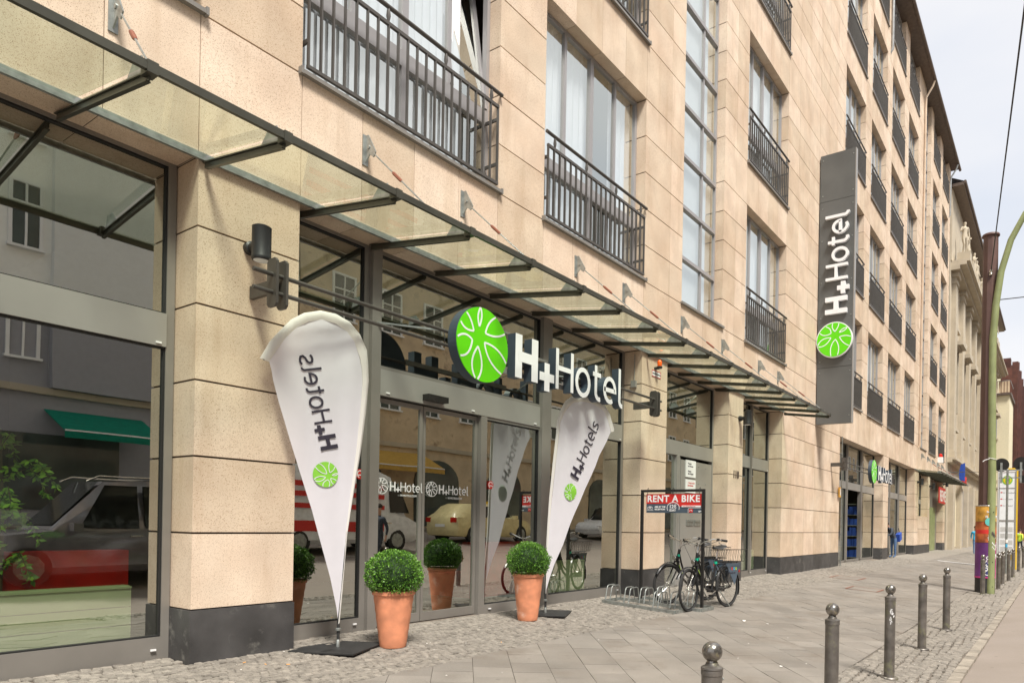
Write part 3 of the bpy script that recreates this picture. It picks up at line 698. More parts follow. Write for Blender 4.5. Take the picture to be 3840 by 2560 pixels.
# shop windows: frames lie .37 behind the face
YW = D+.37
def fbox(o, x0, x1, z0, z1, y0=0., y1=.09): o.box(x0, x1, YW+y0, YW+y1, z0, z1)
def pane(parent, x0, x1, z0, z1, y=.04, m_='glass', name='pane'):
    mb = MB(); mb.add([(x0, YW+y, z0), (x1, YW+y, z0), (x1, YW+y, z1), (x0, YW+y, z1)], [(0, 1, 2, 3)]); return mb.build(name, m_, parent, fix=False)
def gasket(o, x0, x1, z0, z1, parent):
    mb = MB(); t = .014; y0, y1 = YW+.012, YW+.06
    mb.box(x0, x0+t, y0, y1, z0, z1); mb.box(x1-t, x1, y0, y1, z0, z1); mb.box(x0+t, x1-t, y0, y1, z0, z0+t); mb.box(x0+t, x1-t, y0, y1, z1-t, z1); mb.build('gasket', 'blackgap', parent, fix=False)
def shopwin(x0, x1, muls, low=.21, t0=2.83, t1=3.13, top=4.47, label=None, openbay=None):
    """fixed glazing between x0 and x1 (metres), mullions at muls = [(x, halfwidth)]"""
    s = MB(); fbox(s, x0, x0+.06, .0, top+.05); fbox(s, x1-.07, x1, .0, top+.05); fbox(s, x0+.06, x1-.07, top, top+.06); fbox(s, x0+.06, x1-.07, -.02, low)
    for x, hw in muls: fbox(s, x-hw, x+hw, low, top, -.05, .1)
    s = s.build('shop_window', 'frame', H, fix=False)
    b = MB(); fbox(b, x0+.06, x1-.07, t0, t1, -.012, .085); b.build('transom', 'framelight', s)
    xs = [(x0+.06, None)]+[(x, hw) for x, hw in muls]+[(x1-.07, None)]
    for bi_, ((a, ha), (c, hc)) in enumerate(zip(xs, xs[1:])):
        p, q = a+(ha or 0), c-(hc or 0)
        for z0, z1 in ((low, t0), (t1, top))[1 if bi_ == openbay else 0:]: pane(s, p, q, z0, z1); gasket(None, p, q, z0, z1, s)
    for x in [x1-.16]+[m_[0]+m_[1]+.06 for m_ in muls]:
        for z in (t0+.02, .09): 
            mb = MB(); mb.box(x, x+.045, YW-.024, YW-.013, z, z+.016); mb.build('drain_cap', 'white', s)
    return s
shopwin(-1*K, 3.41*K-.005, [(-.1, .03)])
shopwin(4.5*K+.005, 5.20, [], low=.16, label=None)
shopwin(8.50, 12.06*K-.005, [], low=.16)
# entrance: mullions, transom, sliding doors, side light
e = MB(); fbox(e, 5.20, 5.33, -.02, 4.5, -.06, .12); fbox(e, 8.40, 8.62, -.02, 4.5, -.06, .12); fbox(e, 5.33, 8.40, 4.46, 4.53); fbox(e, 5.33, 8.4, 3.10, 3.14, -.01, .09)
fbox(e, 7.10, 7.22, -.02, 2.79, -.01, .12); fbox(e, 7.22, 8.40, -.02, .13, -.008, .09); fbox(e, 7.22, 8.40, 2.75, 2.79)
e = e.build('entrance_frame', 'frame', H, fix=False)
mb = MB(); fbox(mb, 5.33, 8.40, 2.79, 3.10, -.014, .10); mb.build('transom', 'framelight', e)
pane(e, 5.33, 8.4, 3.14, 4.46); gasket(None, 5.33, 8.4, 3.14, 4.46, e); pane(e, 7.22, 8.40, .13, 2.75); gasket(None, 7.22, 8.4, .13, 2.75, e)
for x in (5.45, 6.9, 8.25, 7.3): 
    mb = MB(); mb.box(x, x+.05, YW-.026, YW-.014, 2.82 if x != 7.3 else .06, 2.836 if x != 7.3 else .076); mb.build('drain_cap', 'white', e)
doors = []
for k, (a, b) in enumerate(((5.335, 6.095), (6.105, 7.095))):
    s = MB(); y0, y1 = .055, .10
    fbox(s, a, a+.04, .015, 2.77, y0, y1); fbox(s, b-.045, b, .015, 2.77, y0, y1); fbox(s, a+.04, b-.045, .015, .125, y0, y1); fbox(s, a+.04, b-.045, 2.72, 2.77, y0, y1)
    s = s.build('sliding_door', 'frame', H, fix=False); doors.append(s); pane(s, a+.04, b-.045, .125, 2.72, .075)
mb = MB(); mb.box(6.02, 6.36, D+.24, YW-.014, 2.83, 2.905); mb.build('door_sensor', 'blackmetal', e)
# lettering etched on the doors
for (x0, sgn, par) in ((5.42, .115, doors[0]), (6.22, .12, doors[1])):
    F = frame((x0+.16, YW+.050, 1.66), (1, 0, 0), (0, 0, 1)); F = (F[0], F[1], F[2], Vector((0, -1, 0)))
    mb = MB(); wordmark(mb, F, sgn*1.35, 0, .002, light=.085); mb.build('etched_lettering', 'white', par, fix=False)
    F2 = (Vector((x0+.04, YW+.05, 1.715)), Vector((1, 0, 0)), Vector((0, 0, 1)), Vector((0, -1, 0)))
    mb = MB(); 
    for i in range(6):
        pass
    emblem(mb, F2, .095, 0, .002, .10); mb.ribbon(disc_poly(.095, 28), .008, F2, 0, .002, closed=True); mb.build('etched_emblem', 'white', par, fix=False)
    text_mesh('H-HOTELS.COM', .036, (Vector((x0+.33, YW+.05, 1.60)), Vector((1, 0, 0)), Vector((0, 0, 1)), Vector((0, -1, 0))), 'white', 'web_lettering', par)
# small red octagonal stickers
for x, z, p_ in ((5.12, 1.83, 'shop'), (7.33, 1.83, 'e')):
    F2 = (Vector((x, YW+.012, z)), Vector((1, 0, 0)), Vector((0, 0, 1)), Vector((0, -1, 0)))
    s = MB(); s.prism([(.062*math.cos(pi/8+i*pi/4), .062*math.sin(pi/8+i*pi/4)) for i in range(8)], F2, 0, .003); s = s.build('warning_sticker', 'signred', H)
    mb = MB(); mb.ribbon(arc(0, 0, .04, .04, 20, 250, 10), .012, F2, .0035, .005); mb.ribbon([(-.03, -.01), (.03, -.01), (.035, -.03)], .012, F2, .0035, .0055); mb.build('sticker_mark', 'white', s)

# bay 3: side door, bay 4: glazing
B3a, B3b = 13.15*K+.005, 16.48*K-.005
s = MB(); fbox(s, B3b-.05, B3b, 0, 4.53); fbox(s, B3a, B3a+.05, 0, 4.53); fbox(s, B3a, B3b, 4.46, 4.54, .002, .088); fbox(s, B3a+.05, B3b-.05, 2.79, 3.09, -.012, .09); fbox(s, B3a+.05, B3b-.05, -.02, .03)
fbox(s, 13.03, 13.10, .03, 2.79, -.02, .10); fbox(s, 13.12, 13.16, .03, 2.79, -.014, .10)
s = s.build('side_entrance_frame', 'framelight', H, fix=False)
pane(s, B3a+.05, B3b-.05, 3.09, 4.46); gasket(None, B3a+.05, B3b-.05, 3.09, 4.46, s)
pane(s, B3a+.05, 13.03, .1, 2.79, .05)
dr = MB(); fbox(dr, 13.26, B3b-.06, .03, 2.72, .01, .06); fbox(dr, 13.16, 13.255, .03, 2.76, .02, .06); dr = dr.build('side_door', 'framelight', H)
for z in (1.30,):
    for x in (13.55, 13.92):
        mb = MB(); mb.box(x, x+.33, YW-.004, YW+.011, z, z+.13); mb.box(x+.02, x+.31, YW-.016, YW-.003, z+.085, z+.105); mb.build('letter_slot', 'steel', dr)
plates = [(2.36, 2.73, ['Pension', 'am Museum', '', 'Eingang', 'bitte klingeln'], 'ink'), (2.02, 2.31, ['+ Praxis im Hof', 'Sprechzeiten'], 'signred')]
for z0, z1, lines, c in plates:
    mb = MB(); mb.box(13.47, 13.94, YW-.012, YW+.009, z0, z1); pl = mb.build('name_plate', 'white', dr)
    for i, ln in enumerate(lines):
        if ln: text_mesh(ln, .052, (Vector((13.55, YW-.0135, z1-.09-.055*i)), Vector((1, 0, 0)), Vector((0, 0, 1)), Vector((0, -1, 0))), c, 'plate_lettering', pl)
for z in (1.82, 1.95, 2.25, 2.62):
    for x in (14.12, 14.5): mb = MB(); mb.lathe((x, YW+.012, z), [(.016, 0), (.012, .012)], 8, ax=(0, -1, 0)); mb.build('screw', 'steel', dr)
shopwin(17.45*K+.005, 20.57*K-.005, [(17.19, .03)], low=.16)
# house number
def digit_frame(x): return (Vector((x, D-.012, 2.47)), Vector((1, 0, 0)), Vector((0, 0, 1)), Vector((0, -1, 0)))
text_mesh('118', .24, (Vector((15.17, D-.004, 2.45)), Vector((1, 0, 0)), Vector((0, 0, 1)), Vector((0, -1, 0))), 'zinc', 'house_number', H, bold=.006, ext=.008)
# bay 5 and 6, further doors
BB = [(27.2, 35.1, [(29.85, .07), (32.4, .10)], ), (36.3, 43.67, [(38.6, .07), (41.0, .09)])]
for a, b, ml in BB: shopwin(a*K+.005, b*K-.005, [(x*K, hw) for x, hw in ml], low=.10, t0=2.80, t1=3.08, openbay=1 if a < 30 else None)
shopwin(45.0*K+.01, 48.6*K-.01, [], low=2.1, t0=2.8, t1=3.05)
mb = MB(); mb.box(49.42*K, 55.48*K, YW, YW+.08, 0, 4.98*K); s = mb.build('dark_portal', 'frame', H)
mb = MB(); mb.box(49.9*K, 51.9*K, YW-.05, YW-.002, .02, 2.72); mb.build('portal_door', 'greenpaint', s, label='olive green metal door')
mb = MB(); mb.box(52.2*K, 54.4*K, YW-.05, YW-.002, .02, 2.72); mb.build('portal_door', 'greenpaint', s, label='olive green metal door')

# inside the shops
def radiator(x0, x1, y, label):
    t = thing('radiator', label, 'radiator', (x0, y, .02))
    L_ = x1-x0
    for i in range(3): mb = MB(); mb.box(0, L_, 0, .14, .13+.165*i, .13+.165*i+.158); mb.build('panel', 'radiator', t)
    mb = MB(); mb.box(0, L_, -.01, .15, .622, .64); 
    for k in range(3): mb.box(.01, L_-.01, .01+.045*k, .03+.045*k, .64, .648)
    mb.build('grille', 'radiator', t)
    mb = MB(); mb.box(.1, .14, .04, .1, 0, .13); mb.box(L_-.14, L_-.1, .04, .1, 0, .13); mb.build('foot', 'radiator', t)
radiator(-.4, 2.86, D+.62, 'long pale green radiator on the floor behind the big left shop window')
radiator(8.72, 10.05, D+.62, 'pale green radiator behind the window right of the entrance doors')
radiator(15.95, 18.2, D+.62, 'pale green radiator behind the narrow window left of the blank wall')
def bench(x0, x1, y, label):
    t = thing('upholstered_bench', label, 'bench', (x0, y, .02)); L_ = x1-x0
    mb = MB(); mb.box(0, L_, 0, .75, .06, .42); mb.build('seat', 'sofa', t)
    mb = MB(); mb.box(0, L_, -.22, -.01, .06, .95); mb.build('backrest', 'sofa', t)
    for x in (.08, L_-.14): mb = MB(); mb.box(x, x+.06, -.1, .6, 0, .06); mb.build('leg', 'dark', t)
bench(.2, 3.0, D+1.25, 'long red upholstered bench behind the big left shop window')
bench(8.0, 9.5, D+1.6, 'red upholstered bench just inside the entrance, right of the doors')
def ficus(x, y, label, h, seed, n=260, spread=.55):
    random.seed(seed); t = thing('ficus_plant', label, 'plant', (x, y, .02))
    mb = MB(); mb.lathe((0, 0, 0), [(.13, 0), (.17, .30), (.185, .32), (.16, .33)], 18); mb.build('pot', 'blackmetal', t, smooth=True)
    mb = MB(); lf = MB(); mb.tube([(0, 0, .3), (.02, .01, h*.6), (0, .03, h)], [.018, .014, .006], 6)
    for i in range(16):
        z = h*random.uniform(.35, 1); a = random.uniform(0, 2*pi); L_ = spread*random.uniform(.4, 1)
        p0 = Vector((0, 0, z)); p1 = p0+Vector((math.cos(a)*L_*.6, math.sin(a)*L_*.6*.6, .12)); p2 = p0+Vector((math.cos(a)*L_, math.sin(a)*L_*.6, -.12))
        mb.tube([p0, p1, p2], [.006, .004, .002], 4)
        for k in range(n//16):
            q = p0.lerp(p1, random.random()) if random.random() < .4 else p1.lerp(p2, random.random())
            d = Vector((random.uniform(-1, 1), random.uniform(-1, 1), random.uniform(-1, .3))).normalized(); s_ = Vector((random.uniform(-1, 1), random.uniform(-1, 1), random.uniform(-.5, .5))).normalized()
            l = random.uniform(.05, .08); wv = d.cross(s_).normalized()*l*.24; nrm = d.cross(wv).normalized()*l*.08
            lf.add([q, q+d*l*.45+wv+nrm, q+d*l, q+d*l*.45-wv+nrm, q+d*l*.45], [(0, 1, 4), (1, 2, 4), (2, 3, 4), (3, 0, 4)])
    mb.build('stem', 'stem', t); lf.build('leaves', 'ficus', t, kind='stuff', fix=False)
ficus(2.02, D+.99, 'leafy ficus with hanging bright green leaves at the left end of the big shop window', 2.0, 3, 900, .55)
ficus(9.35, D+1.15, 'low leafy pot plant behind the radiator right of the entrance', 1.25, 5, 240, .5)
# shelf of blue goods in the far shop door
t = thing('goods_shelf', 'tall shelf of blue packets inside the open shop door past the blank wall', 'shelf', (30.2, D+1.1, .02), R(-60))
mb = MB(); mb.box(-.5, -.46, 0, .4, 0, 2.6); mb.box(.46, .5, 0, .4, 0, 2.6)
for z in (.05, .5, .95, 1.4, 1.85, 2.3): mb.box(-.46, .46, 0, .4, z, z+.03)
mb.build('rack', 'steel', t)
for z in (.08, .53, .98, 1.43, 1.88):
    mb = MB(); x = -.44
    while x < .4: q = random.uniform(.08, .2); mb.box(x, x+q, .02, .3, z, z+random.uniform(.2, .36)); x += q+.02
    mb.build('packets', 'shirtblue', t)

# ------------------------------------------------------------------ glass canopies
def canopy(tips, x0, anchors, label, zf=4.306, zb=4.487, yf=D-1.264):
    t = thing('glass_canopy', label, 'canopy'); sl = (zb-zf)/(D-yf); zz = lambda y: zf+(y-yf)*sl
    xs = [x0]+tips
    for i, x in enumerate(tips):
        o = MB(); yb = D+.34 if not any(p[0]*K-.06 < x < p[-1]*K+.06 for p in GP) else D-.01
        a = Vector((x, yf-.02, zz(yf)-.03)); b = Vector((x, yb, zz(yb)-.035)); d = (b-a).normalized(); n_ = Vector((1, 0, 0)); v_ = d.cross(n_)
        o.obox((a+b)/2, d, n_, v_, (b-a).length/2, .018, .005); o.obox((a+b)/2+Vector((0, 0, -.030)), d, n_, v_, (b-a).length/2-.02, .005, .025); o.obox((a+b)/2+Vector((0, 0, -.057)), d, n_, v_, (b-a).length/2-.04, .016, .004)
        o.box(x-.035, x+.035, yf-.05, yf+.05, zz(yf)-.05, zz(yf)+.03)
        o = o.build('bracket', 'beam', t)
        F = (Vector((x, 0, 0)), Vector((0, 1, 0)), Vector((0, 0, 1)), Vector((1, 0, 0)))
        mb = MB(); mb.prism([(yf+.07, zz(yf)-.01), (yf+.34, zz(yf)+.03), (yf+.24, zz(yf)+.13), (yf+.12, zz(yf)+.13)], F, -.005, .005); mb.build('fin', 'steel', o)
    for a, b in zip(xs, xs[1:]):
        mb = MB(); y1 = D-.015; a2, b2 = a+.012, b-.012
        mb.add([(a2, yf-.01, zz(yf)+.012), (b2, yf-.01, zz(yf)+.012), (b2, y1, zz(y1)+.012), (a2, y1, zz(y1)+.012)], [(0, 1, 2, 3)])
        mb.build('glass_pane', 'canopy', t, fix=False)
        mb = MB(); mb.box(a2, b2, yf-.045, yf-.012, zz(yf)-.038, zz(yf)+.006); mb.box(a2+.002, b2-.002, yf-.030, yf-.018, zz(yf)+.006, zz(yf)+.030); mb.build('edge_rail', 'beam', t)
        mb = MB(); mb.box(a2, b2, yf-.008, yf+.006, zz(yf)+.014, zz(yf)+.026); mb.build('glass_edge', 'steel', t)
    mb = MB(); mb.box(x0, tips[-1], D-.045, D-.012, zz(D)-.03, zz(D)+.03); mb.build('wall_rail', 'steel', t)
    for x in anchors:
        zA = 5.326; F = (Vector((x, 0, 0)), Vector((0, 1, 0)), Vector((0, 0, 1)), Vector((1, 0, 0)))
        o = MB(); o.prism([(D-.002, zA-.13), (D-.002, zA+.17), (D-.06, zA+.17), (D-.19, zA-.05), (D-.15, zA-.10), (D-.09, zA-.05)], F, -.006, .006); o.box(x-.035, x+.035, D-.012, D-.001, zA-.15, zA+.18)
        o = o.build('anchor_plate', 'steel', t)
        mb = MB(); mb.tube([(x-.016, D-.07, zA+.03), (x+.016, D-.07, zA+.03)], .022, 8); mb.build('bolt', 'steel', o)
        p = Vector((x, D-.16, zA-.065)); q = Vector((x-.27, yf+.0, zz(yf)+.04)); mb = MB(); mb.tube([p, q], .0085, 6); mb.build('tie_rod', 'steel', t, smooth=True)
        mb = MB(); a = p.lerp(q, .40); b = p.lerp(q, .58); mb.tube([a, a.lerp(b, .15), a.lerp(b, .85), b], [.010, .019, .019, .010], 8); mb.build('turnbuckle', 'rust', t, smooth=True)
    return t
tips = [x*K for x in (-1.05, .12, 1.26, 2.38, 3.46, 4.67, 5.73, 6.83, 7.96, 8.99, 10.14)]+[(10.14+1.045*i)*K for i in range(1, 11)]
canopy(tips, -2.1*K, [x*K for x in (-.2, 2.66, 5.34, 6.98, 9.72, 11.3, 13.76, 15.97, 18.48, 20.06)], 'long glass canopy on steel brackets and tie rods over the hotel entrance')
canopy([x*K for x in (44.6, 45.9, 47.2, 48.5, 49.8, 51.1, 52.4, 53.7, 55.0, 56.3)], 43.5*K, [x*K for x in (45.8, 48.0, 50.1, 52.2, 54.3)], 'short glass canopy over the far doors near the end of the hotel')

# ------------------------------------------------------------------ signs on the facade
Fw = lambda x, y, z: (Vector((x, y, z)), Vector((1, 0, 0)), Vector((0, 0, 1)), Vector((0, -1, 0)))   # faces the street
def round_sign(x, y, z, r, th_, label, rods, group=None):
    t = thing('entrance_sign', label, 'sign')
    F = Fw(x, y, z); o = MB(); o.prism(disc_poly(r, 56), F, -th_, 0, 0); o.build('disc_body', 'letterside', t)
    o = MB(); o.prism(disc_poly(r-.004, 56), F, .0015, .010); o = o.build('disc_face', 'green', t)
    e_ = MB(); emblem(e_, F, r*.985, .0105, .0125, .052); e_.build('emblem', 'letterface', o, fix=False)
    return t
YS = D-.60
t = round_sign(6.09, YS, 3.42, .445, .13, 'big green disc and raised white hotel lettering on rods over the sliding doors', None)
def letters3d(parent, F, size, dep, s=False, light=.088, bold=.175):
    """each letter a mesh of its own"""
    O, U, V, Nn = F; x = 0.
    def put(nm, strokes, wd, x):
        mb = MB(); 
        for e_, st in enumerate(strokes):
            pts = [(p[0]*size+x, p[1]*size) for p in st]; cl = len(st) > 15 and abs(st[0][0]-st[-1][0]) < 1e-6
            if cl: pts = pts[:-1]
            mb.ribbon(pts, wd*size, F, -dep-.0005*e_, .0006*e_, closed=cl, k=0, kside=1)
        mb.build(nm, ['letterface', 'letterside'] if not s else ['letterface', 'letterface'], parent, fix=False)
    put('letter', [[(.07, 0), (.07, .74)], [(.50, 0), (.50, .74)], [(.07, .37), (.50, .37)]], bold, x); x += .64*size
    put('letter', [[(.0, .15), (.42, .15)], [(.21, -.10), (.21, .40)]] if not s else [[(.0, .16), (.42, .16)], [(.21, -.06), (.21, .38)]], bold*.85, x); x += .46*size
    for ch in 'Hotel':
        wdt, st = GL[ch]; put('letter', st, light, x); x += (wdt+.05)*size
    return x
FL = Fw(6.70, YS, 3.155)
# letter widths follow the real sign: 2.55 m long, .55 m tall
Ls = .755
O_, U_, V_, N_ = FL
x_used = letters3d(t, (O_, U_*1.0, V_, N_), Ls, .13)
for z in (3.34, 3.50):
    mb = MB(); mb.tube([(3.34, D-.45, z-.0), (10.82, D-.45, z)], .020, 10); mb.build('support_rod', 'rail', t, smooth=True)
for z, a, b in ((3.24, 6.5, 9.35), (3.52, 6.5, 8.6)):
    mb = MB(); mb.box(a, b, D-.452, D-.425, z-.03, z+.03); mb.build('cable_tray', 'framelight', t)
for x in (3.58, 10.62):
    o = MB(); 
    for dx in (-.048, .048): o.prism([(D-.51, 3.24), (D-.51, 3.62), (D-.48, 3.65), (D-.39, 3.65), (D-.36, 3.62), (D-.36, 3.24), (D-.39, 3.21), (D-.48, 3.21)], (Vector((x+dx, 0, 0)), Vector((0, 1, 0)), Vector((0, 0, 1)), Vector((1, 0, 0))), -.012, .012)
    o.box(x-.02, x+.02, D-.365, D-.002, 3.36, 3.48); o.build('wall_bracket', 'rail', t)
mb = MB(); mb.bar((5.27, YW-.06, 3.62), (5.75, D-.45, 3.52), .010); mb.bar((8.5, YW-.06, 3.62), (8.9, D-.45, 3.52), .010); mb.build('stay', 'steel', t)
mb = MB(); mb.tube([(5.60, D-.45, 3.50), (5.60, D-.47, 3.42), (5.61, D-.45, 3.30)], .006, 5); mb.build('cable', 'black', t)
# far copy of the sign (smaller)
t2 = thing('entrance_sign', 'smaller far green disc sign with white hotel lettering over the second shop door', 'sign')
xs_, ys_, zs_ = 27.1, YS, 3.44
F = Fw(xs_, ys_, zs_); o = MB(); o.prism(disc_poly(.435, 40), F, -.13, 0); o.build('disc_body', 'letterside', t2)
o = MB(); o.prism(disc_poly(.43, 40), F, .0015, .010); o = o.build('disc_face', 'green', t2); e_ = MB(); emblem(e_, F, .425, .011, .013, .05); e_.build('emblem', 'letterface', o, fix=False)
letters3d(t2, Fw(27.85, ys_, 3.17), .755, .13)
for z in (3.34, 3.50):
    mb = MB(); mb.tube([(23.3, D-.45, z), (31.4, D-.45, z)], .020, 8); mb.build('support_rod', 'rail', t2, smooth=True)
for x in (23.45, 31.3):
    mb = MB(); mb.box(x-.06, x-.036, D-.52, D-.36, 3.22, 3.64); mb.box(x+.036, x+.06, D-.52, D-.36, 3.22, 3.64); mb.box(x-.036, x+.036, D-.40, D-.002, 3.36, 3.48); mb.build('wall_bracket', 'rail', t2)

# tall blade sign
t = thing('blade_sign', 'tall dark grey blade sign with white vertical lettering and green disc on the blank wall', 'sign')
Xb, ya, yb, z0, z1 = 21.60, D-.03, D-1.10, 4.52, 12.86
for a, b in ((z0, 6.25), (6.262, 11.4), (11.412, z1)):
    mb = MB(); mb.box(Xb, Xb+.16, yb+.02, ya, a, b); mb.build('panel', 'signgrey', t)
mb = MB(); mb.box(Xb-.004, Xb+.175, yb-.004, yb+.018, z0, z1); mb.build('edge_trim', 'framelight', t)
for z in (4.75, 6.1, 6.45, 7.8, 8.9, 10.2, 11.2, 11.6, 12.7):
    for y in (yb+.08, ya-.08): mb = MB(); mb.lathe((Xb, y, z), [(.018, 0), (.012, .010)], 8, ax=(-1, 0, 0)); mb.build('screw', 'steel', t)
for z in (6.0, 8.5, 12.2): mb = MB(); mb.box(Xb+.02, Xb+.14, ya, D-.001, z, z+.22); mb.build('wall_bracket', 'rail', t)
Fd = (Vector((Xb-.10, D-.56, 7.07)), Vector((0, -1, 0)), Vector((0, 0, 1)), Vector((-1, 0, 0)))
o = MB(); o.prism(disc_poly(.545, 48), Fd, -.09, 0, 0); o = o.build('disc_body', 'letterface', t)
o2 = MB(); o2.prism(disc_poly(.515, 48), Fd, .002, .010); o2 = o2.build('disc_face', 'green', t); e_ = MB(); emblem(e_, Fd, .505, .011, .013, .05, rotz=R(-58)); e_.build('emblem', 'letterface', o2, fix=False)
O_ = Vector((Xb-.05, D-.92, 7.88)); Fv = (O_, Vector((0, 0, 1)), Vector((0, 1, 0)), Vector((-1, 0, 0)))
def blade_letters(parent, F, size, dep):
    x = 0.
    for k_, (w_, strokes, wd) in enumerate([(.66, [[(.07, 0), (.07, .74)], [(.50, 0), (.50, .74)], [(.07, .37), (.50, .37)]], .16), (.50, [[(.0, .14), (.42, .14)], [(.21, -.06), (.21, .34)]], .15)]+[(GL[c][0]+.06, GL[c][1], .095) for c in 'Hotel']):
        mb = MB()
        for e_, st in enumerate(strokes):
            pts = [(p[0]*size+x, p[1]*size) for p in st]; cl = len(st) > 15 and abs(st[0][0]-st[-1][0]) < 1e-6
            mb.ribbon(pts[:-1] if cl else pts, wd*size, F, -.05, dep+.0006*e_, closed=cl)
        mb.build('letter', 'letterface', parent); x += w_*size
    return x
blade_letters(t, Fv, .88, .05)

# lamps, beacon, small plates
def wall_lamp(x, z, label, sc_=1., g_='cylindrical wall lamps'):
    t = thing('wall_lamp', label, 'lamp', (x, D, z), group=g_); r = .085*sc_
    mb = MB(); mb.lathe((0, -.21*sc_, -.15*sc_), [(r*.93, 0), (r, .01), (r, .03), (r*.98, .035), (r*.98, .30*sc_), (r, .305*sc_), (r*.7, .32*sc_)], 22); mb.build('shade', 'lampblack', t, smooth=True)
    mb = MB(); mb.lathe((0, -.21*sc_, -.152*sc_), [(r*.8, 0), (r*.75, .004)], 18); mb.build('lens', 'backing', t)
    mb = MB(); mb.lathe((0, -.001, 0), [(.062*sc_, 0), (.062*sc_, .05*sc_), (.045*sc_, .06*sc_), (.045*sc_, .14*sc_)], 14, ax=(0, -1, 0)); mb.build('mount', 'lampblack', t, smooth=True)
wall_lamp(3.55, 3.83, 'black cylindrical wall lamp on the near pillar above the rod bracket', 1.)
wall_lamp(15.50, 3.87, 'black cylindrical wall lamp on the pillar with the house number', 1.05)
wall_lamp(40.2, 3.86, 'small dark wall lamp on the pillar just before the far canopy', 1.1)
wall_lamp(44.3, 3.86, 'small dark wall lamp under the left end of the far canopy', 1.1)
wall_lamp(50.0, 4.3, 'small dark wall lamp above the red shop sign at the hotel end', 1.1)
t = thing('alarm_beacon', 'orange flashing alarm beacon under the canopy on the pillar right of the entrance', 'beacon', (11.37, D, 4.32))
mb = MB(); mb.lathe((0, -.10, -.08), [(.05, 0), (.055, .03), (.04, .04)], 12); mb.box(-.03, .03, -.08, 0, -.09, -.05); mb.build('base', 'black', t)
mb = MB(); mb.lathe((0, -.10, -.04), [(.042, 0), (.045, .08), (.03, .11), (.01, .12)], 12); mb.build('lens', 'orangelamp', t, smooth=True)
t = thing('warning_plate', 'small white plate with red border under the orange beacon', 'plate', (11.42, D, 4.15)); Fq = Fw(0, -.004, 0)
mb = MB(); mb.box(-.17, .17, -.006, 0, -.06, .06); mb.build('plate', 'white', t)
mb = MB(); mb.ribbon([(-.165, -.055), (.165, -.055), (.165, .055), (-.165, .055)], .012, Fq, .003, .0045, closed=True); mb.build('border', 'signred', t)
text_mesh('BRANDMELDEZENTRALE', .028, Fw(-.145, -.0085, -.010), 'ink', 'lettering', t)
t = thing('junction_box', 'small pale junction box with a thin conduit on the side of the second pillar', 'box', (12.06*K, D+.15, 3.88))
mb = MB(); mb.box(-.055, -.001, -.05, .05, -.06, .06); mb.build('casing', 'framelight', t); mb = MB(); mb.tube([(-.012, 0, .06), (-.012, 0, .55)], .008, 6); mb.build('conduit', 'framelight', t)
t = thing('alarm_beacon', 'white alarm box with red dome on the wall above the far canopy', 'beacon', (47.6, D, 5.75))
mb = MB(); mb.box(-.16, .16, -.28, 0, -.25, .1); mb.build('casing', 'white', t); mb = MB(); mb.lathe((0, -.14, .1), [(.12, 0), (.11, .15), (.04, .22)], 12); mb.build('dome', 'redlamp', t, smooth=True)
t = thing('shop_sign', 'red shop sign with white letters on the last pier of the hotel', 'sign')
mb = MB(); mb.box(53.2*K, 56.3*K, D-.05, D-.003, 3.03, 4.04); p_ = mb.build('panel', 'signred', t)
text_mesh('REWE', .98, Fw(53.5*K, D-.053, 3.18), 'white', 'lettering', p_, bold=.02)
t = thing('utility_box', 'yellow utility plate at the right edge of the blank wall', 'box', (27.05*K, D-.03, 2.9*K)); mb = MB(); mb.box(-.10, .06, -.05, .0, -.24, .10); mb.build('casing', 'amber', t)
mb = MB(); mb.box(-.05, .02, -.055, -.05, -.18, .05); mb.build('label', 'white', t)
mb = MB(); mb.tube([(27.35*K, D-.04, 0), (27.35*K, D-.04, 4.98*K)], .022, 6); mb.build('corner_rod', 'steel', H, smooth=True)

# ------------------------------------------------------------------ beach flags
FO1 = [(-.01,.24),(.03,.62),(.09,1.19),(.15,1.6),(.21,2.02),(.25,2.43),(.27,2.77),(.26,2.93),(.24,3.09),(.16,3.24),(.05,3.34),(-.09,3.39),(-.25,3.39),(-.41,3.33),(-.53,3.24),(-.64,3.1),(-.72,2.99),(-.80,2.82)]
FI1 = [(.015,.27),(.045,.62),(.07,1.19),(.11,1.6),(.155,2.02),(.185,2.43),(.2,2.74),(.19,2.87),(.165,2.99),(.10,3.14),(.02,3.23),(-.10,3.29),(-.24,3.30),(-.37,3.25),(-.48,3.17),(-.58,3.05),(-.65,2.93),(-.72,2.80)]
FR1 = [(0.,.25),(-.02,.41),(-.09,.73),(-.19,1.08),(-.28,1.4),(-.355,1.62),(-.42,1.81),(-.51,2.08),(-.565,2.26),(-.62,2.43),(-.65,2.54),(-.68,2.64),(-.69,2.70),(-.70,2.74),(-.708,2.76),(-.712,2.78),(-.717,2.79),(-.72,2.80)]
FO2 = [(-.01,.29),(.01,.7),(.02,.95),(.04,1.32),(.06,1.69),(.1,2.19),(.14,2.62),(.15,2.82),(.22,3.0),(.31,3.13),(.43,3.21),(.63,3.26),(.86,3.25),(1.08,3.22),(1.22,3.17),(1.33,3.05),(1.43,2.84),(1.42,2.80)]
FI2 = [(.0,.30),(.03,.7),(.045,.95),(.075,1.32),(.105,1.69),(.155,2.19),(.195,2.62),(.21,2.80),(.28,2.94),(.36,3.04),(.47,3.12),(.65,3.17),(.86,3.17),(1.04,3.14),(1.16,3.08),(1.25,2.98),(1.33,2.82),(1.34,2.78)]
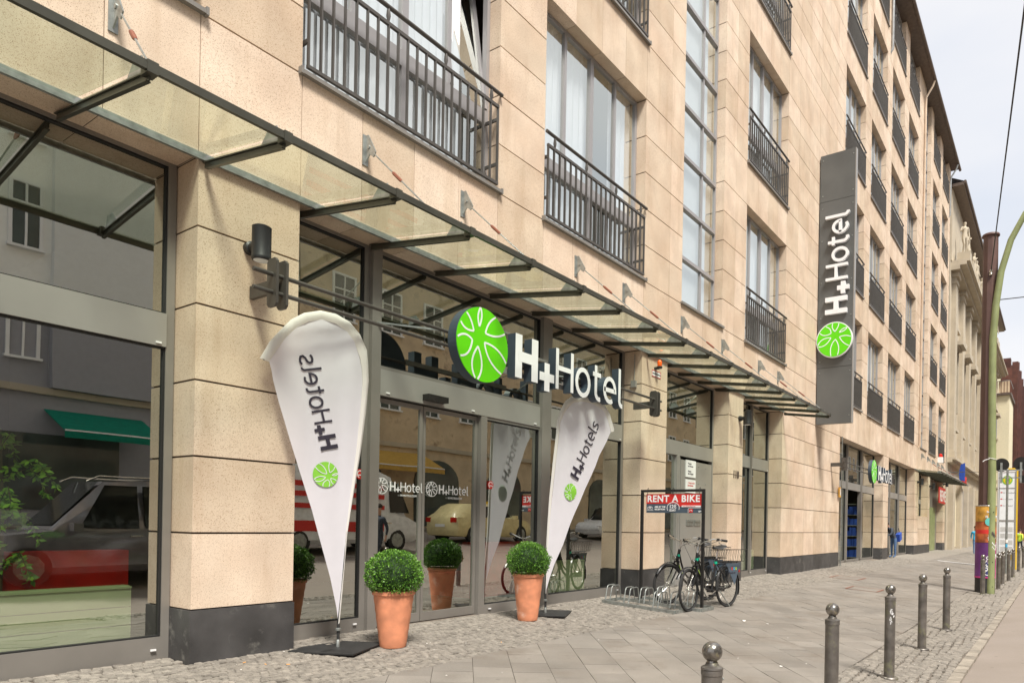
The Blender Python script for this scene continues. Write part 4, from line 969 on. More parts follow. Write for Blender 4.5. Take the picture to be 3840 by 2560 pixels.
FR2 = [(.0,.31),(.09,.52),(.19,.72),(.36,.99),(.5,1.3),(.59,1.47),(.68,1.64),(.79,1.84),(.9,2.04),(.99,2.21),(1.08,2.38),(1.16,2.51),(1.24,2.63),(1.27,2.68),(1.29,2.71),(1.31,2.74),(1.33,2.76),(1.34,2.78)]
def beach_flag(x, y, phi, FO, FI, FR, label, mirror, base_rz):
    t = thing('beach_flag', label, 'flag', (x, y, gz(y)), R(phi)); sg = -1 if mirror else 1
    def wave(u, v, f): # gentle folds running down from the top
        return .006*math.sin(u*22+v*1.2)*min(1, max(0, (v-.5)*.7))+.0015*math.sin(u*47-v*2.)*min(1, max(0, v-1))+.03*math.sin(v*1.3+u)
    vs = []; fs = []; n = len(FI); mcol = 22
    for i in range(n):
        for j in range(mcol+1):
            f = j/mcol; u = FI[i][0]+(FR[i][0]-FI[i][0])*f; v = FI[i][1]+(FR[i][1]-FI[i][1])*f; vs.append((u, -.01+wave(u, v, 4*f*(1-f)), v))
    for i in range(n-1):
        for j in range(mcol): fs.append((i*(mcol+1)+j, (i+1)*(mcol+1)+j, (i+1)*(mcol+1)+j+1, i*(mcol+1)+j+1))
    mb = MB(); mb.add(vs, fs); sail = mb.build('sail', 'flag', t, smooth=True, fix=False)
    vs = []; fs = []
    for i in range(n):
        u0, v0 = FO[i]; u1, v1 = FI[i]; c = .03*math.sin((v0+v1)/2*1.3+u0)
        for f, dp in ((0, 0), (.2, -.018), (.5, -.026), (.8, -.018), (1, -.012), (1, -.004), (.5, .02), (0, 0)): vs.append((u0+(u1-u0)*f, c+dp, v0+(v1-v0)*f))
    for i in range(n-1):
        for j in range(7): fs.append((i*8+j, i*8+j+1, (i+1)*8+j+1, (i+1)*8+j))
    mb = MB(); mb.add(vs, fs); mb.build('pole_sleeve', 'hem', t, smooth=True, fix=False)
    ps = [(FO[i][0]*.6+FI[i][0]*.4, .03*math.sin(FO[i][1]*1.3+FO[i][0])-.005, FO[i][1]*.6+FI[i][1]*.4) for i in range(n)]
    mb = MB(); mb.tube([(0, 0, .08), (0, 0, .20), ps[0]]+ps[1:], [.016, .016, .014]+[.009]*(n-1), 8); mb.build('pole', 'black', t, smooth=True)
    mb = MB(); mb.lathe((0, 0, .012), [(.02, 0), (.02, .07), (.012, .08)], 10); mb.lathe((0, 0, .17), [(.012, 0), (.03, .01), (.03, .03), (.012, .04)], 10); mb.build('spigot', 'steel', t, smooth=True)
    b = MB(); b.box(-.34, .34, -.34, .34, .0, .014); b = b.build('base_plate', 'black', t); b.rotation_euler = (R(3.2)*math.cos(R(base_rz+phi)), R(3.2)*math.sin(R(base_rz+phi))*0, R(base_rz))
    b.rotation_euler = (0, 0, R(base_rz)); 
    mb = MB(); mb.box(-.28, -.16, -.03, .03, .0145, .016); mb.build('carry_slot', 'blackgap', b)
    # print on the sail
    if mirror: O0, U0 = (-.21, 2.0), (-.25, .92)
    else: O0, U0 = (.62, 1.965), (.42, .88)
    U2 = Vector((U0[0], U0[1])).normalized(); V2 = Vector((-U2.y, U2.x)) if not mirror else Vector((U2.y, -U2.x))
    pr = MB(); size = .246 if mirror else .258; sink = MB()
    F0 = (Vector((O0[0], -.055, O0[1])), Vector((U2.x, 0, U2.y)), Vector((V2.x, 0, V2.y)), Vector((0, -1, 0)))
    wordmark(pr, F0, size, 0, .0008, s=True, light=.085, bold=.165)
    Oc = (-.155, 1.765) if mirror else (.47, 1.785); F1 = (Vector((Oc[0], -.055, Oc[1])), Vector((1, 0, 0)), Vector((0, 0, 1)), Vector((0, -1, 0)))
    g_ = MB(); g_.add([F1[0]+F1[1]*0+F1[3]*.001]+[F1[0]+Vector((p[0], -.001, p[1])) for p in disc_poly(.128, 40)], [(0, i+1, (i+1) % 40+1) for i in range(40)])
    em = MB(); emblem(em, F1, .128, .0015, .0022, .06, rotz=R(75), mirror=mirror)
    for q, nm, mt in ((pr, 'print_lettering', 'ink'), (g_, 'print_emblem', 'printgreen'), (em, 'print_petals', 'flag')):
        # follow the cloth
        q.v = [(a, c_+.055-.0135+wave(a, b_, .0)-abs(0), b_) for a, c_, b_ in [(p[0], p[1], p[2]) for p in q.v]]
        q.v = [(a, c_-.006, b_) for a, c_, b_ in q.v]
        q.build(nm, mt, sail, fix=False)
    return t
beach_flag(4.40, 6.13, -12, FO1, FI1, FR1, 'white teardrop flag seen from behind with mirrored lettering, in front of the first pillar', True, 38)
beach_flag(7.91, 6.20, -8, FO2, FI2, FR2, 'white teardrop flag with readable lettering, right of the sliding doors behind a pot', False, 36)

# ------------------------------------------------------------------ potted box balls
def box_pot(x, y, h, rt_, rb, ball, label, seed):
    random.seed(seed); t = thing('potted_box_ball', label, 'potted plant', (x, y, gz(y)), group='terracotta pots with clipped box balls')
    mb = MB(); prof = [(rb*.96, 0), (rb, .012)]+[(rb+(rt_-rb)*f+.002*math.sin(f*40), h*f) for f in [i/12 for i in range(1, 12)]]+[(rt_, h-.045), (rt_+.008, h-.04), (rt_+.010, h-.008), (rt_+.002, h), (rt_-.018, h-.002), (rt_-.022, h-.05), (rt_-.03, h-.06)]
    mb.lathe((0, 0, 0), prof, 40); mb.build('pot', 'terracotta', t, smooth=True)
    mb = MB(); mb.lathe((0, 0, h-.07), [(rt_-.025, 0), (rt_-.03, .02)], 24); mb.build('soil', 'soil', t)
    lf = MB(); cz = h+ball*.56; core = MB(); core.lathe((0, 0, cz), [(.01, -ball*.5)]+[(ball*.80*math.cos(a), ball*.72*math.sin(a)) for a in [R(-40+13*i) for i in range(10)]]+[(.01, ball*.76)], 16); core.build('dark_inner_core', 'innerleaf', t)  # solid core, the shade between the leaves put into its dark green
    for i in range(6800):
        z = random.uniform(-.66, 1); a = random.uniform(0, 2*pi); rr = math.sqrt(1-z*z); d = Vector((rr*math.cos(a), rr*math.sin(a), z))
        nn = noise.noise(d*3.2+Vector((seed, 0, 0)))*.5+noise.noise(d*8+Vector((0, seed, 0)))*.35
        rad = ball*(1.0+.17*nn)*(1-.24*random.random()**2.)
        if noise.noise(d*6+Vector((seed*2, 1, 4))) < -.36 and random.random() < .6: continue
        
        if random.random() < .025: rad *= 1.07
        p = Vector((d.x*rad, d.y*rad, d.z*rad*.90+cz)); 
        l = random.uniform(.015, .025); dr = (d*1.1+Vector((random.uniform(-1, 1), random.uniform(-1, 1), random.uniform(-.3, 1)))*.9).normalized(); s_ = dr.cross(Vector((random.uniform(-1, 1), random.uniform(-1, 1), random.uniform(-1, 1)))).normalized()*l*.36
        lf.add([p, p+dr*l*.5+s_, p+dr*l, p+dr*l*.5-s_], [(0, 1, 2), (0, 2, 3)])
    for i in range(34):
        d = Vector((random.uniform(-1, 1), random.uniform(-1, 1), random.uniform(-.3, 1))).normalized(); q0 = Vector((d.x*ball, d.y*ball, d.z*ball*.9+cz)); L_ = random.uniform(.02, .05); dd_ = (d+Vector((random.uniform(-.4, .4), random.uniform(-.4, .4), .3))).normalized()
        for k in range(9):
            p = q0+dd_*L_*k/8-d*.01; dr = (dd_+Vector((random.uniform(-1, 1), random.uniform(-1, 1), random.uniform(-1, 1)))*.9).normalized(); l = random.uniform(.014, .022); s_ = dr.cross(d).normalized()*l*.34
            lf.add([p, p+dr*l*.5+s_, p+dr*l, p+dr*l*.5-s_], [(0, 1, 2), (0, 2, 3)])
    lf.build('foliage', 'box', t, kind='stuff', fix=False); random.seed(seed+50)
box_pot(4.86, 5.84, .595, .212, .135, .288, 'terracotta pot with a broad box ball, left of the sliding doors beside the near flag', 11)
box_pot(7.28, 6.01, .635, .205, .135, .285, 'terracotta pot with a rounder box ball, right of the sliding doors beside the far flag', 12)

# ------------------------------------------------------------------ bicycle rack and its advert frame
def rack(x0, y0, y1, label, hoops, wid=.55):
    t = thing('bicycle_rack', label, 'bicycle rack', (x0, 0, 0)); s = lambda y, h: (y, gz(y)+h)
    def rail(x): 
        mb = MB(); mb.add([(x-.022, y0, gz(y0)), (x+.022, y0, gz(y0)), (x+.022, y1, gz(y1)), (x-.022, y1, gz(y1)), (x-.022, y0, gz(y0)+.05), (x+.022, y0, gz(y0)+.05), (x+.022, y1, gz(y1)+.05), (x-.022, y1, gz(y1)+.05)], [(0, 3, 2, 1), (4, 5, 6, 7), (0, 1, 5, 4), (2, 3, 7, 6), (1, 2, 6, 5), (0, 4, 7, 3)])
        mb.build('rail', 'steel', t)
    rail(0); rail(wid)
    for y in (y0, y1): mb = MB(); mb.box(.022, wid-.022, y-.022, y+.022, gz(y)+.002, gz(y)+.048); mb.build('rail', 'steel', t)
    for (y, xo, lean) in hoops:
        for dy in (-.045, .045):
            yy = y+dy; b = gz(yy)+.05; pts = [(xo, yy, b), (xo+.05, yy, b+.20), (xo+.075, yy, b+.235), (xo+.11, yy, b+.245), (xo+.25, yy, b+.245), (xo+.29, yy, b+.235), (xo+.31, yy, b+.20), (xo+.35, yy, b)]
            mb = MB(); mb.tube(pts, .0095, 8); mb.build('hoop', 'steel', t, smooth=True)
rack(9.60, 4.98, 6.32, 'long low galvanised bicycle rack with pairs of hoops, nearer to the entrance', [(6.22, .0, 0), (5.88, .03, 0), (5.70, .22, 0), (5.32, .0, 0), (5.12, .2, 0)])
rack(10.16, 4.80, 6.10, 'galvanised bicycle rack standing under the bike rental board', [(5.60, .05, 0), (5.02, .05, 0)], .50)
t = thing('rental_board', 'black metal frame with a red and slate bike rental board above the rack', 'sign')
Xr = 10.34; ya, yb = 4.86, 6.02
for y in (ya, yb): mb = MB(); mb.box(Xr-.022, Xr+.022, y-.022, y+.022, gz(y)+.05, 1.86); mb.build('post', 'blackmetal', t)
mb = MB(); mb.box(Xr-.020, Xr+.020, ya-.022, yb+.022, 1.862, 1.905); mb.build('crossbar', 'blackmetal', t)
zb, zm, ztp = 1.51, 1.665, 1.83; y0, y1 = ya+.035, yb-.085; Wd = y1-y0
Fb = lambda u, z, o=0.: (Vector((Xr-.006-o, y1-u, z)), Vector((0, -1, 0)), Vector((0, 0, 1)), Vector((-1, 0, 0)))
mb = MB(); mb.box(Xr-.004, Xr+.004, y0, y1, zb, ztp); bd = mb.build('board', 'signblue', t)
mb = MB(); mb.prism([(0, .0), (Wd*.55, 0), (Wd*.60, -.045), (Wd, -.045), (Wd, ztp-zm), (0, ztp-zm)], Fb(0, zm), -.003, .0); mb.build('red_field', 'signred', bd)
text_mesh('RENT A BIKE', .158, Fb(.018, zm+.032, .002), 'white', 'headline', bd, bold=.0045, space=1.12)
text_mesh('ASK AT THE', .038, Fb(.165, zm-.066, .002), 'white', 'small_lettering', bd, bold=.0014)
text_mesh('RECEPTION', .038, Fb(.165, zm-.108, .002), 'white', 'small_lettering', bd, bold=.0014)
text_mesh('12€', .084, Fb(.445, zm-.075, .004), 'white', 'price_lettering', bd, bold=.002)
text_mesh('/DAY', .055, Fb(.447, zm-.130, .004), 'white', 'price_lettering', bd, bold=.0015)
mb = MB(); mb.ribbon(arc(.52, -.07, .115, .092, -20, 210, 24), .010, Fb(0, zm), .002, .003); mb.build('price_ring', 'white', bd)
mb = MB(); mb.prism([(.68, -.058), (Wd-.01, -.058), (Wd-.01, -.03), (.68, -.03)], Fb(0, zm), .001, .003); mb.build('web_strip', 'white', bd)
text_mesh('www.berlinandbike.com', .024, Fb(.70, zm-.051, .0035), 'signred', 'small_lettering', bd)
mb = MB(); mb.ribbon([(.80, -.15), (.80, -.085), (.82, -.07), (Wd, -.07)], .006, Fb(0, zm), .001, .003); mb.build('app_frame', 'white', bd)
mb = MB(); mb.prism([(.815, -.145), (.885, -.145), (.885, -.085), (.815, -.085)], Fb(0, zm), .001, .003); q_ = mb.build('badge', 'signred', bd)
mb = MB(); mb.ribbon([(.825, -.128), (.84, -.105), (.862, -.105), (.875, -.128)], .006, Fb(0, zm), .0035, .005); mb.build('badge_mark', 'white', q_)
text_mesh('APP', .036, Fb(.985, zm-.140, .002), 'white', 'small_lettering', bd, bold=.001)
mb = MB()
for c in (.045, .105): mb.ribbon(arc(c, -.075, .022, .022, 0, 360, 16)[:-1], .005, Fb(0, zm), .001, .0025, closed=True)
mb.ribbon([(.045, -.075), (.06, -.045), (.09, -.045), (.105, -.075)], .005, Fb(0, zm), .001, .003); mb.ribbon([(.06, -.045), (.075, -.075), (.09, -.045)], .004, Fb(0, zm), .001, .0035); mb.ribbon([(.01, -.112), (.14, -.112)], .006, Fb(0, zm), .001, .002); mb.build('bicycle_pictogram', 'white', bd)
for u in (.03, Wd*.5, Wd-.03):
    mb = MB(); mb.tube([(Xr, y1-u, 1.80), (Xr-.03, y1-u, 1.84), (Xr-.025, y1-u, 1.915), (Xr, y1-u, 1.935), (Xr+.025, y1-u, 1.90)], .0045, 5); mb.build('cable_tie', 'black', t)

# ------------------------------------------------------------------ bicycles
def wheel(parent, nm, c, r=.335, steer=0., blk=True):
    wn = bpy.data.objects.new(nm, None); col.objects.link(wn); wn.parent = parent; wn.location = c; wn.rotation_euler = (0, 0, steer)
    q = lambda rr, a: (rr*math.cos(a), 0, rr*math.sin(a))
    mb = MB(); mb.tube([q(r-.021, 2*pi*i/44) for i in range(44)], .021, 8, closed=True); mb.build('tyre', 'tyre', wn, smooth=True, fix=False)
    mb = MB(); mb.tube([q(r-.046, 2*pi*i/44) for i in range(44)], .010, 6, closed=True); mb.build('rim', 'blackpaint', wn, smooth=True, fix=False)
    mb = MB()
    for i in range(28):
        a = 2*pi*i/28; sgn = 1 if i % 2 else -1; a2 = a+(.55 if (i//2) % 2 else -.55)
        p0 = Vector((.028*math.cos(a2), .032*sgn, .028*math.sin(a2))); mb.tube([p0, q(r-.05, a)], .0014, 4, cap=False)
    mb.build('spokes', 'chrome', wn, fix=False)
    mb = MB(); mb.lathe((0, -.05, 0), [(.008, -.01), (.012, 0), (.032, .012), (.034, .03), (.026, .036), (.026, .066), (.034, .072), (.030, .09), (.012, .10), (.008, .11)], 14, ax=(0, 1, 0)); mb.build('hub', 'chrome', wn, smooth=True)
    return wn
def bicycle(x, y, head, label, lean=0., steer=0.):
    t = thing('bicycle', label, 'bicycle', (x, y, gz(y)), R(head), group='black rental bicycles parked at the rack'); t.rotation_euler = (R(lean), 0, R(head)); t.scale = (1.05,)*3
    fx, rx, rr = 1.08, 0., .335
    wheel(t, 'rear_wheel', (rx, 0, rr)); wheel(t, 'front_wheel', (fx, 0, rr), steer=steer)
    bb = Vector((.46, 0, .29)); st = Vector((.30, 0, .80)); ht = Vector((.835, 0, .90)); hb = Vector((.885, 0, .70)); fa = Vector((fx, 0, rr))
    f = MB(); cv = lambda pts, r_, n=10: f.tube(pts, r_, n)
    cv([hb+Vector((-.005, 0, .03)), (.80, 0, .55), (.70, 0, .40), (.58, 0, .32), bb], .021); cv([ht+Vector((.005, 0, -.06)), (.775, 0, .68), (.68, 0, .50), (.56, 0, .42), (.42, 0, .41)], .016)
    cv([bb, st], .019); cv([hb, ht], .024); f.tube([(.46, -.045, .29), (.46, .045, .29)], .028, 12)
    for s_ in (-1, 1): f.tube([bb+Vector((-.03, .03*s_, 0)), (.2, .055*s_, .30), (rx, .065*s_, rr)], .011, 8); f.tube([Vector((.325, .015*s_, .72)), (.16, .055*s_, .52), (rx, .065*s_, rr)], .009, 8)
    f.build('frame', 'blackpaint', t, smooth=True)
    f = MB(); 
    for s_ in (-1, 1): f.tube([hb+Vector((.005, .045*s_, -.005)), (.93, .05*s_, .58), (1.02, .05*s_, .44), (fx, .05*s_, rr)], [.014, .013, .011, .009], 8)
    f.tube([hb+Vector((.005, -.05, 0)), hb+Vector((.005, .05, 0))], .016, 8); f.build('fork', 'blackpaint', t, smooth=True)
    f = MB(); f.tube([ht, ht+Vector((-.035, 0, .14))], .0125, 8); f.tube([st, st+Vector((-.035, 0, .14))], .0135, 8); f.build('steerer_and_seatpost', 'chrome', t, smooth=True)
    hbz = 1.075; f = MB(); P = [(.62, -.36, hbz+.015), (.70, -.34, hbz+.025), (.79, -.27, hbz+.04), (.835, -.14, hbz+.0), (.815, -.05, hbz-.035), (.81, .05, hbz-.035), (.835, .14, hbz+.0), (.79, .27, hbz+.04), (.70, .34, hbz+.025), (.62, .36, hbz+.015)]
    f.tube(P, .0115, 8); f.lathe((.81, 0, hbz-.06), [(.02, 0), (.022, .05)], 10); f.build('handlebar', 'chrome', t, smooth=True)
    for s_ in (-1, 1):
        f = MB(); f.tube([(.57, .37*s_, hbz+.008), (.685, .345*s_, hbz+.022)], .019, 10); f.build('grip', 'black', t, smooth=True)
        f = MB(); f.tube([(.73, .33*s_, hbz), (.68, .30*s_, hbz-.025), (.60, .31*s_, hbz-.05), (.55, .33*s_, hbz-.055)], .006, 6); f.build('brake_lever', 'chrome', t, smooth=True)
        f = MB(); f.tube([(.74, .32*s_, hbz+.01), (.82, .27*s_, hbz-.02), (.95, .14*s_, hbz-.10), (.95, .06*s_, hbz-.24), (.92, .03*s_, .72)], .0035, 5); f.build('cable', 'black', t, smooth=True)
        f = MB(); f.box(.715, .755, .315*s_-.02, .315*s_+.02, hbz+.01, hbz+.05); f.build('bell' if s_ > 0 else 'shifter', 'black', t)
    # saddle
    f = MB(); n = 10; vs = []; fs = []
    for i in range(n):
        u = i/(n-1); xx = .12+u*.27; wv = .118*(1-u)**.8+.02 if u > .12 else .095; zz = .99+.018*math.cos(u*5)
        for j in range(9): a = pi*j/8; vs.append((xx, -wv*math.cos(a), zz+.035*math.sin(a)-.02))
    for i in range(n-1):
        for j in range(8): fs.append((i*9+j, i*9+j+1, (i+1)*9+j+1, (i+1)*9+j))
        fs.append((i*9, (i+1)*9, (i+1)*9+8, i*9+8))
    fs += [tuple(range(9)), tuple((n-1)*9+8-j for j in range(9))]; f.add(vs, fs); f.build('saddle', 'black', t, smooth=True)
    f = MB(); 
    for s_ in (-1, 1): f.tube([(.17, .05*s_, .95), (.20, .03*s_, .93), (.32, .02*s_, .93), (.36, .01*s_, .955)], .004, 5)
    for s_ in (-1, 1):
        f.tube([(.19+.02*math.cos(a*.9*6.28), .05*s_+.018*math.sin(a*.9*6.28), .935+.01*a) for a in [k*.25 for k in range(9)]], .004, 5)
    f.build('saddle_rails', 'chrome', t)
    # mudguards, carrier, basket
    def guard(cx_, r_, a0, a1, nm):
        m_ = MB(); vs = []; fs = []; n = 18
        for i in range(n+1):
            a = R(a0+(a1-a0)*i/n)
            for s_, dz in ((-.027, -.012), (-.015, 0), (.015, 0), (.027, -.012)): vs.append((cx_+(r_+dz)*math.cos(a), s_, rr+(r_+dz)*math.sin(a)))
        for i in range(n):
            for j in range(3): fs.append((i*4+j, i*4+j+1, i*4+j+5, i*4+j+4))
        m_.add(vs, fs); m_.build(nm, 'blackpaint', t, smooth=True)
    guard(rx, .362, 18, 205, 'rear_mudguard'); guard(fx, .362, 30, 165, 'front_mudguard')
    f = MB(); zc = .735
    for s_ in (-1, 0, 1): f.tube([(.18, .06*s_, zc), (-.26, .06*s_, zc)], .006, 6)
    for xx in (.18, 0., -.26): f.tube([(xx, -.06, zc), (xx, .06, zc)], .006, 6)
    for s_ in (-1, 1): f.tube([(-.05, .06*s_, zc), (rx, .075*s_, rr)], .005, 6); f.tube([(-.22, .06*s_, zc), (rx, .075*s_, rr)], .005, 6)
    f.build('carrier', 'blackpaint', t)
    bk = MB(); za, zb_ = zc+.012, zc+.205
    def ring(z, e): return [(.16+e, -.145-e, z), (.16+e, .145+e, z), (-.30-e, .145+e, z), (-.30-e, -.145-e, z)]
    for z, e in ((za, 0), (zb_, .045)): bk.tube(ring(z, e), .0045, 5, closed=True)
    for i in range(11):
        u = i/10; 
        for s_ in (-1, 1): x0 = .16-.46*u; x1 = .205-.55*u; bk.tube([(x0, .145*s_, za), (x1, .19*s_, zb_)], .0025, 4, cap=False)
        bk.tube([(x0, -.145, za), (x0, .145, za)], .0022, 4, cap=False)
    for i in range(8):
        u = i/7
        for s_ in (0, 1): bk.tube([((.16 if s_ else -.30), -.145+.29*u, za), ((.205 if s_ else -.345), -.19+.38*u, zb_)], .0025, 4, cap=False)
    bk.build('basket', 'blackmetal', t, fix=False)
    for s_ in (-1, 1):
        F = (Vector((0, .083*s_, 0)), Vector((1, 0, 0)), Vector((0, 0, 1)), Vector((0, s_, 0)))
        m_ = MB(); m_.prism([(.15, .715), (-.29, .715), (-.10, .36)], F, -.003, .003); bdp = m_.build('advert_panel', 'letterside' if False else 'signblue', t)
        for k_, (u, c_) in enumerate(((-.03, 'signred'), (-.09, 'cyan'), (-.15, 'limeprint'))):
            m_ = MB(); m_.ribbon(arc(u, .63, .018, .018, 0, 360, 12)[:-1], .012, F, .0035, .005, closed=True); m_.build('printed_ring', c_, bdp)
        U_ = Vector((1, 0, 0)) if s_ < 0 else Vector((-1, 0, 0))
        text_mesh('H-Hotels.com', .038, (Vector((-.22 if s_ < 0 else .09, .0875*s_, .55)), U_, Vector((0, 0, 1)), Vector((0, s_, 0))), 'ink', 'panel_lettering', bdp)
    # headlight, crank, pedals, chain case, stand, tail lamp, stickers
    f = MB(); f.lathe((.93, 0, .765), [(.022, -.04), (.036, 0), (.038, .03)], 14, ax=(1, 0, 0)); hl = f.build('headlight', 'blackpaint', t, smooth=True)
    f = MB(); f.lathe((.961, 0, .765), [(.034, 0), (.028, .006)], 14, ax=(1, 0, 0)); f.build('lens', 'chrome', hl)
    f = MB(); f.obox((.23, -.07, .305), (1, 0, .03), (0, 1, 0), (0, 0, 1), .25, .010, .045); f.build('chain_case', 'blackpaint', t)
    for s_, a in ((-1, R(160)), (1, R(-20))):
        e_ = Vector((.46+.17*math.cos(a), .09*s_, .29+.17*math.sin(a))); f = MB(); f.tube([(.46, .075*s_, .29), e_], .009, 6); f.build('crank', 'chrome', t)
        f = MB(); f.box(e_.x-.045, e_.x+.045, e_.y-.01 if s_ > 0 else e_.y-.09, e_.y+.09 if s_ > 0 else e_.y+.01, e_.z-.012, e_.z+.012); f.build('pedal', 'blackmetal', t)
    f = MB(); f.box(-.375, -.355, -.02, .02, .56, .60); f.build('tail_lamp', 'redlamp', t)
    f = MB(); f.tube([(.30, .04, .30), (.12, .13, .02)], .009, 6); f.build('kickstand', 'steel', t)
    for c_ in ((.325, .735), (.86, .80)):
        f = MB(); f.lathe((c_[0], 0, c_[1]), [(.0265, -.02), (.0265, .02)], 10); f.build('green_clip', 'cablegreen', t)
    for k_, (px_, pz_) in enumerate(((.38, .56), (.35, .66))):
        pass
    f = MB()
    for k_ in range(9): u = k_/8; p = Vector((.395-.055*u, -.021, .48+.16*u)); f.obox(p, (0, 1, 0), (1, 0, 0), (0, 0, 1), .0015, .010, .005)
    f.build('frame_lettering', 'white', t)
    f = MB()
    for k_ in range(12):
        u = k_/11; p = Vector((.875-.12*u, 0, .68-.18*u)); 
        for s_ in (-1, 1): f.obox(p+Vector((0, .022*s_, 0)), (0, 1, 0), (.6, 0, .8), (.8, 0, -.6), .0015, .013, .003)
    f.build('tube_lettering', 'hivis', t)
    return t
bicycle(11.17, 4.77, 171, 'black bicycle with a rear basket, nearer to the camera at the rental board post', lean=2, steer=R(10))
bicycle(11.62, 5.36, 168, 'black rental bicycle with a rear basket, behind the other one and closer to the wall', lean=-3, steer=R(-6))

# ------------------------------------------------------------------ bollards
def bollard_proto():
    t = thing('bollard', 'x', 'bollard', (0, 0, 0))
    mb = MB(); mb.lathe((0, 0, -.02), [(.092, 0), (.092, .028), (.085, .036), (.062, .040)], 24); mb.build('base_flange', 'castiron', t, smooth=True)
    mb = MB(); mb.lathe((0, 0, .02), [(.0535, 0), (.0535, .10), (.0535, .4), (.053, .80)], 24); mb.build('shaft', 'castiron', t, smooth=True)
    mb = MB(); mb.lathe((0, 0, .82), [(.054, 0), (.056, .002), (.0565, .02), (.055, .028), (.058, .032), (.056, .040), (.036, .050), (.030, .064)], 24); mb.build('collar', 'castiron', t, smooth=True)
    mb = MB(); mb.lathe((0, 0, .938), [(.028, -.058)]+[(.0525*math.cos(R(a)), .0525*math.sin(R(a))) for a in range(-60, 90, 12)]+[(.002, .0525)], 24); mb.build('ball', 'ball', t, smooth=True)
    mb = MB(); mb.lathe((.030, -.046, .80), [(.008, 0), (.006, .006)], 8, ax=(.55, -.83, 0)); mb.build('set_screw', 'steel', t)
    return t
BP = [(3.24, 1.46, 'nearest bollard, cut off by the bottom edge of the photo, pale patina on its ball'), (5.51, 1.47, 'second bollard from the camera, greenish shaft and brassy marks on its ball'), (7.79, 1.48, 'third bollard from the camera, with a white graffiti tag near the top'),
      (9.94, 1.49, 'fourth bollard from the camera, between the tagged one and the clean one'), (12.12, 1.47, 'fifth bollard from the camera, standing alone before the poster column'), (19.40, 1.56, 'bollard touching the poster column, left of the green pole'),
      (21.67, 1.37, 'bollard just right of the poster column, with stickers on its shaft'), (23.7, 1.39, 'second bollard beyond the green pole, left of the sign post'), (25.5, 1.33, 'third bollard beyond the green pole, overlapping the sign post'),
      (27.65, 1.32, 'fourth bollard beyond the green pole, just in front of the bus stop panel'), (31.91, 1.33, 'bollard right of the yellow edge of the bus stop panel'), (35.33, 1.30, 'farthest bollard, at the right edge of the photo')]
p0 = bollard_proto(); bolls = []
for i, (x, y, lb) in enumerate(BP):
    o = p0 if i == 0 else copy_tree(p0); o.location = (x, y, gz(y)); o.rotation_euler = (0, 0, i*.7 if i else 0); o['label'] = lb; o['group'] = 'cast iron bollards along the kerb'; bolls.append(o)
# graffiti tag on the third
b3 = bolls[2]; b3.rotation_euler = (0, 0, 0); tg = MB(); random.seed(4)
for k in range(7):
    a0 = R(-148+random.uniform(-16, 16)); z0_ = .72-.035*k*.6; pts = []
    for j in range(5): a = a0+R(random.uniform(-18, 18)); pts.append((a, z0_+random.uniform(-.02, .02)))
    for (a, z), (b, zz) in zip(pts, pts[1:]): tg.bar((.0545*math.cos(a), .0545*math.sin(a), z), (.0545*math.cos(b), .0545*math.sin(b), zz), .0022)
tg.build('graffiti_tag', 'white', b3)

# ------------------------------------------------------------------ green lamp post, oxide mast with poster column, wires
t = thing('lamp_post', 'moss green lamp post with a curved arm leaning over the road', 'lamp post', (19.96, 1.44, gz(1.44)))
P = [(0, 0, 0), (0, 0, 1.2), (0, .0, 3), (0, .03, 5), (0, .035, 6.4), (0, -.02, 7.3), (0, -.12, 8.1), (0, -.32, 8.85), (0, -.62, 9.45), (0, -1.1, 10.0), (0, -1.9, 10.5), (0, -2.8, 10.75)]
mb = MB(); mb.tube(P, [.098, .097, .092, .086, .084, .082, .078, .074, .068, .060, .052, .045], 20); mb.build('pole', 'greenpaint', t, smooth=True)
mb = MB(); mb.tube([(0, 0, 0), (0, 0, .32)], .100, 20); mb.build('base_sleeve', 'greenpaint', t, smooth=True)
mb = MB(); mb.obox((0, -3.2, 10.72), (0, 1, 0), (1, 0, 0), (0, 0, 1), .42, .13, .07); mb.build('lamp_head', 'framelight', t)
for z, a in ((.18, 215), (.80, 212), (2.05, 216)): mb = MB(); mb.lathe((.095*math.cos(R(a)), .095*math.sin(R(a)), z), [(.014, 0), (.010, .008)], 8, ax=(math.cos(R(a)), math.sin(R(a)), 0)); mb.build('bolt', 'black', t)
mb = MB(); mb.tube([(.097*math.cos(2*pi*i/16), .097*math.sin(2*pi*i/16), 3.40+.03*math.sin(2*pi*i/16)) for i in range(16)], .006, 5, closed=True); mb.tube([(-.08, .05, 3.40), (-.12, .16, 3.36), (-.14, .20, 3.32)], .008, 5); mb.build('cable_strap', 'white', t)
for z, w_, c_ in ((1.52, .04, 'castiron'), (1.28, .02, 'white'), (1.18, .016, 'white')):
    mb = MB(); a0 = R(205)
    for k in range(3): mb.obox((.099*math.cos(a0+k*.25), .099*math.sin(a0+k*.25), z-.03*k), (math.cos(a0+k*.25), math.sin(a0+k*.25), 0), (-math.sin(a0+k*.25), math.cos(a0+k*.25), 0), (0, 0, 1), .0015, w_*.5, w_); 
    mb.build('sticker', c_, t)
cxp, cyp = 20.1, 1.57
t = thing('catenary_mast', 'thick oxide brown steel mast behind the green lamp post', 'mast', (cxp, cyp, gz(cyp)))
mb = MB(); mb.lathe((0, 0, 0), [(.18, 0), (.18, 2), (.175, 6), (.17, 9.05)], 10); mb.build('shaft', 'rustpole', t)
mb = MB(); mb.lathe((0, 0, 9.05), [(.172, 0), (.205, .02), (.205, .05), (.19, .07)], 20); mb.build('cap', 'rustpole', t, smooth=True)
mb = MB(); mb.lathe((-.19, -.03, 8.02), [(.03, 0), (.04, .03), (.025, .06), (.04, .09), (.03, .14)], 10); mb.build('insulator', 'chrome', t, smooth=True)
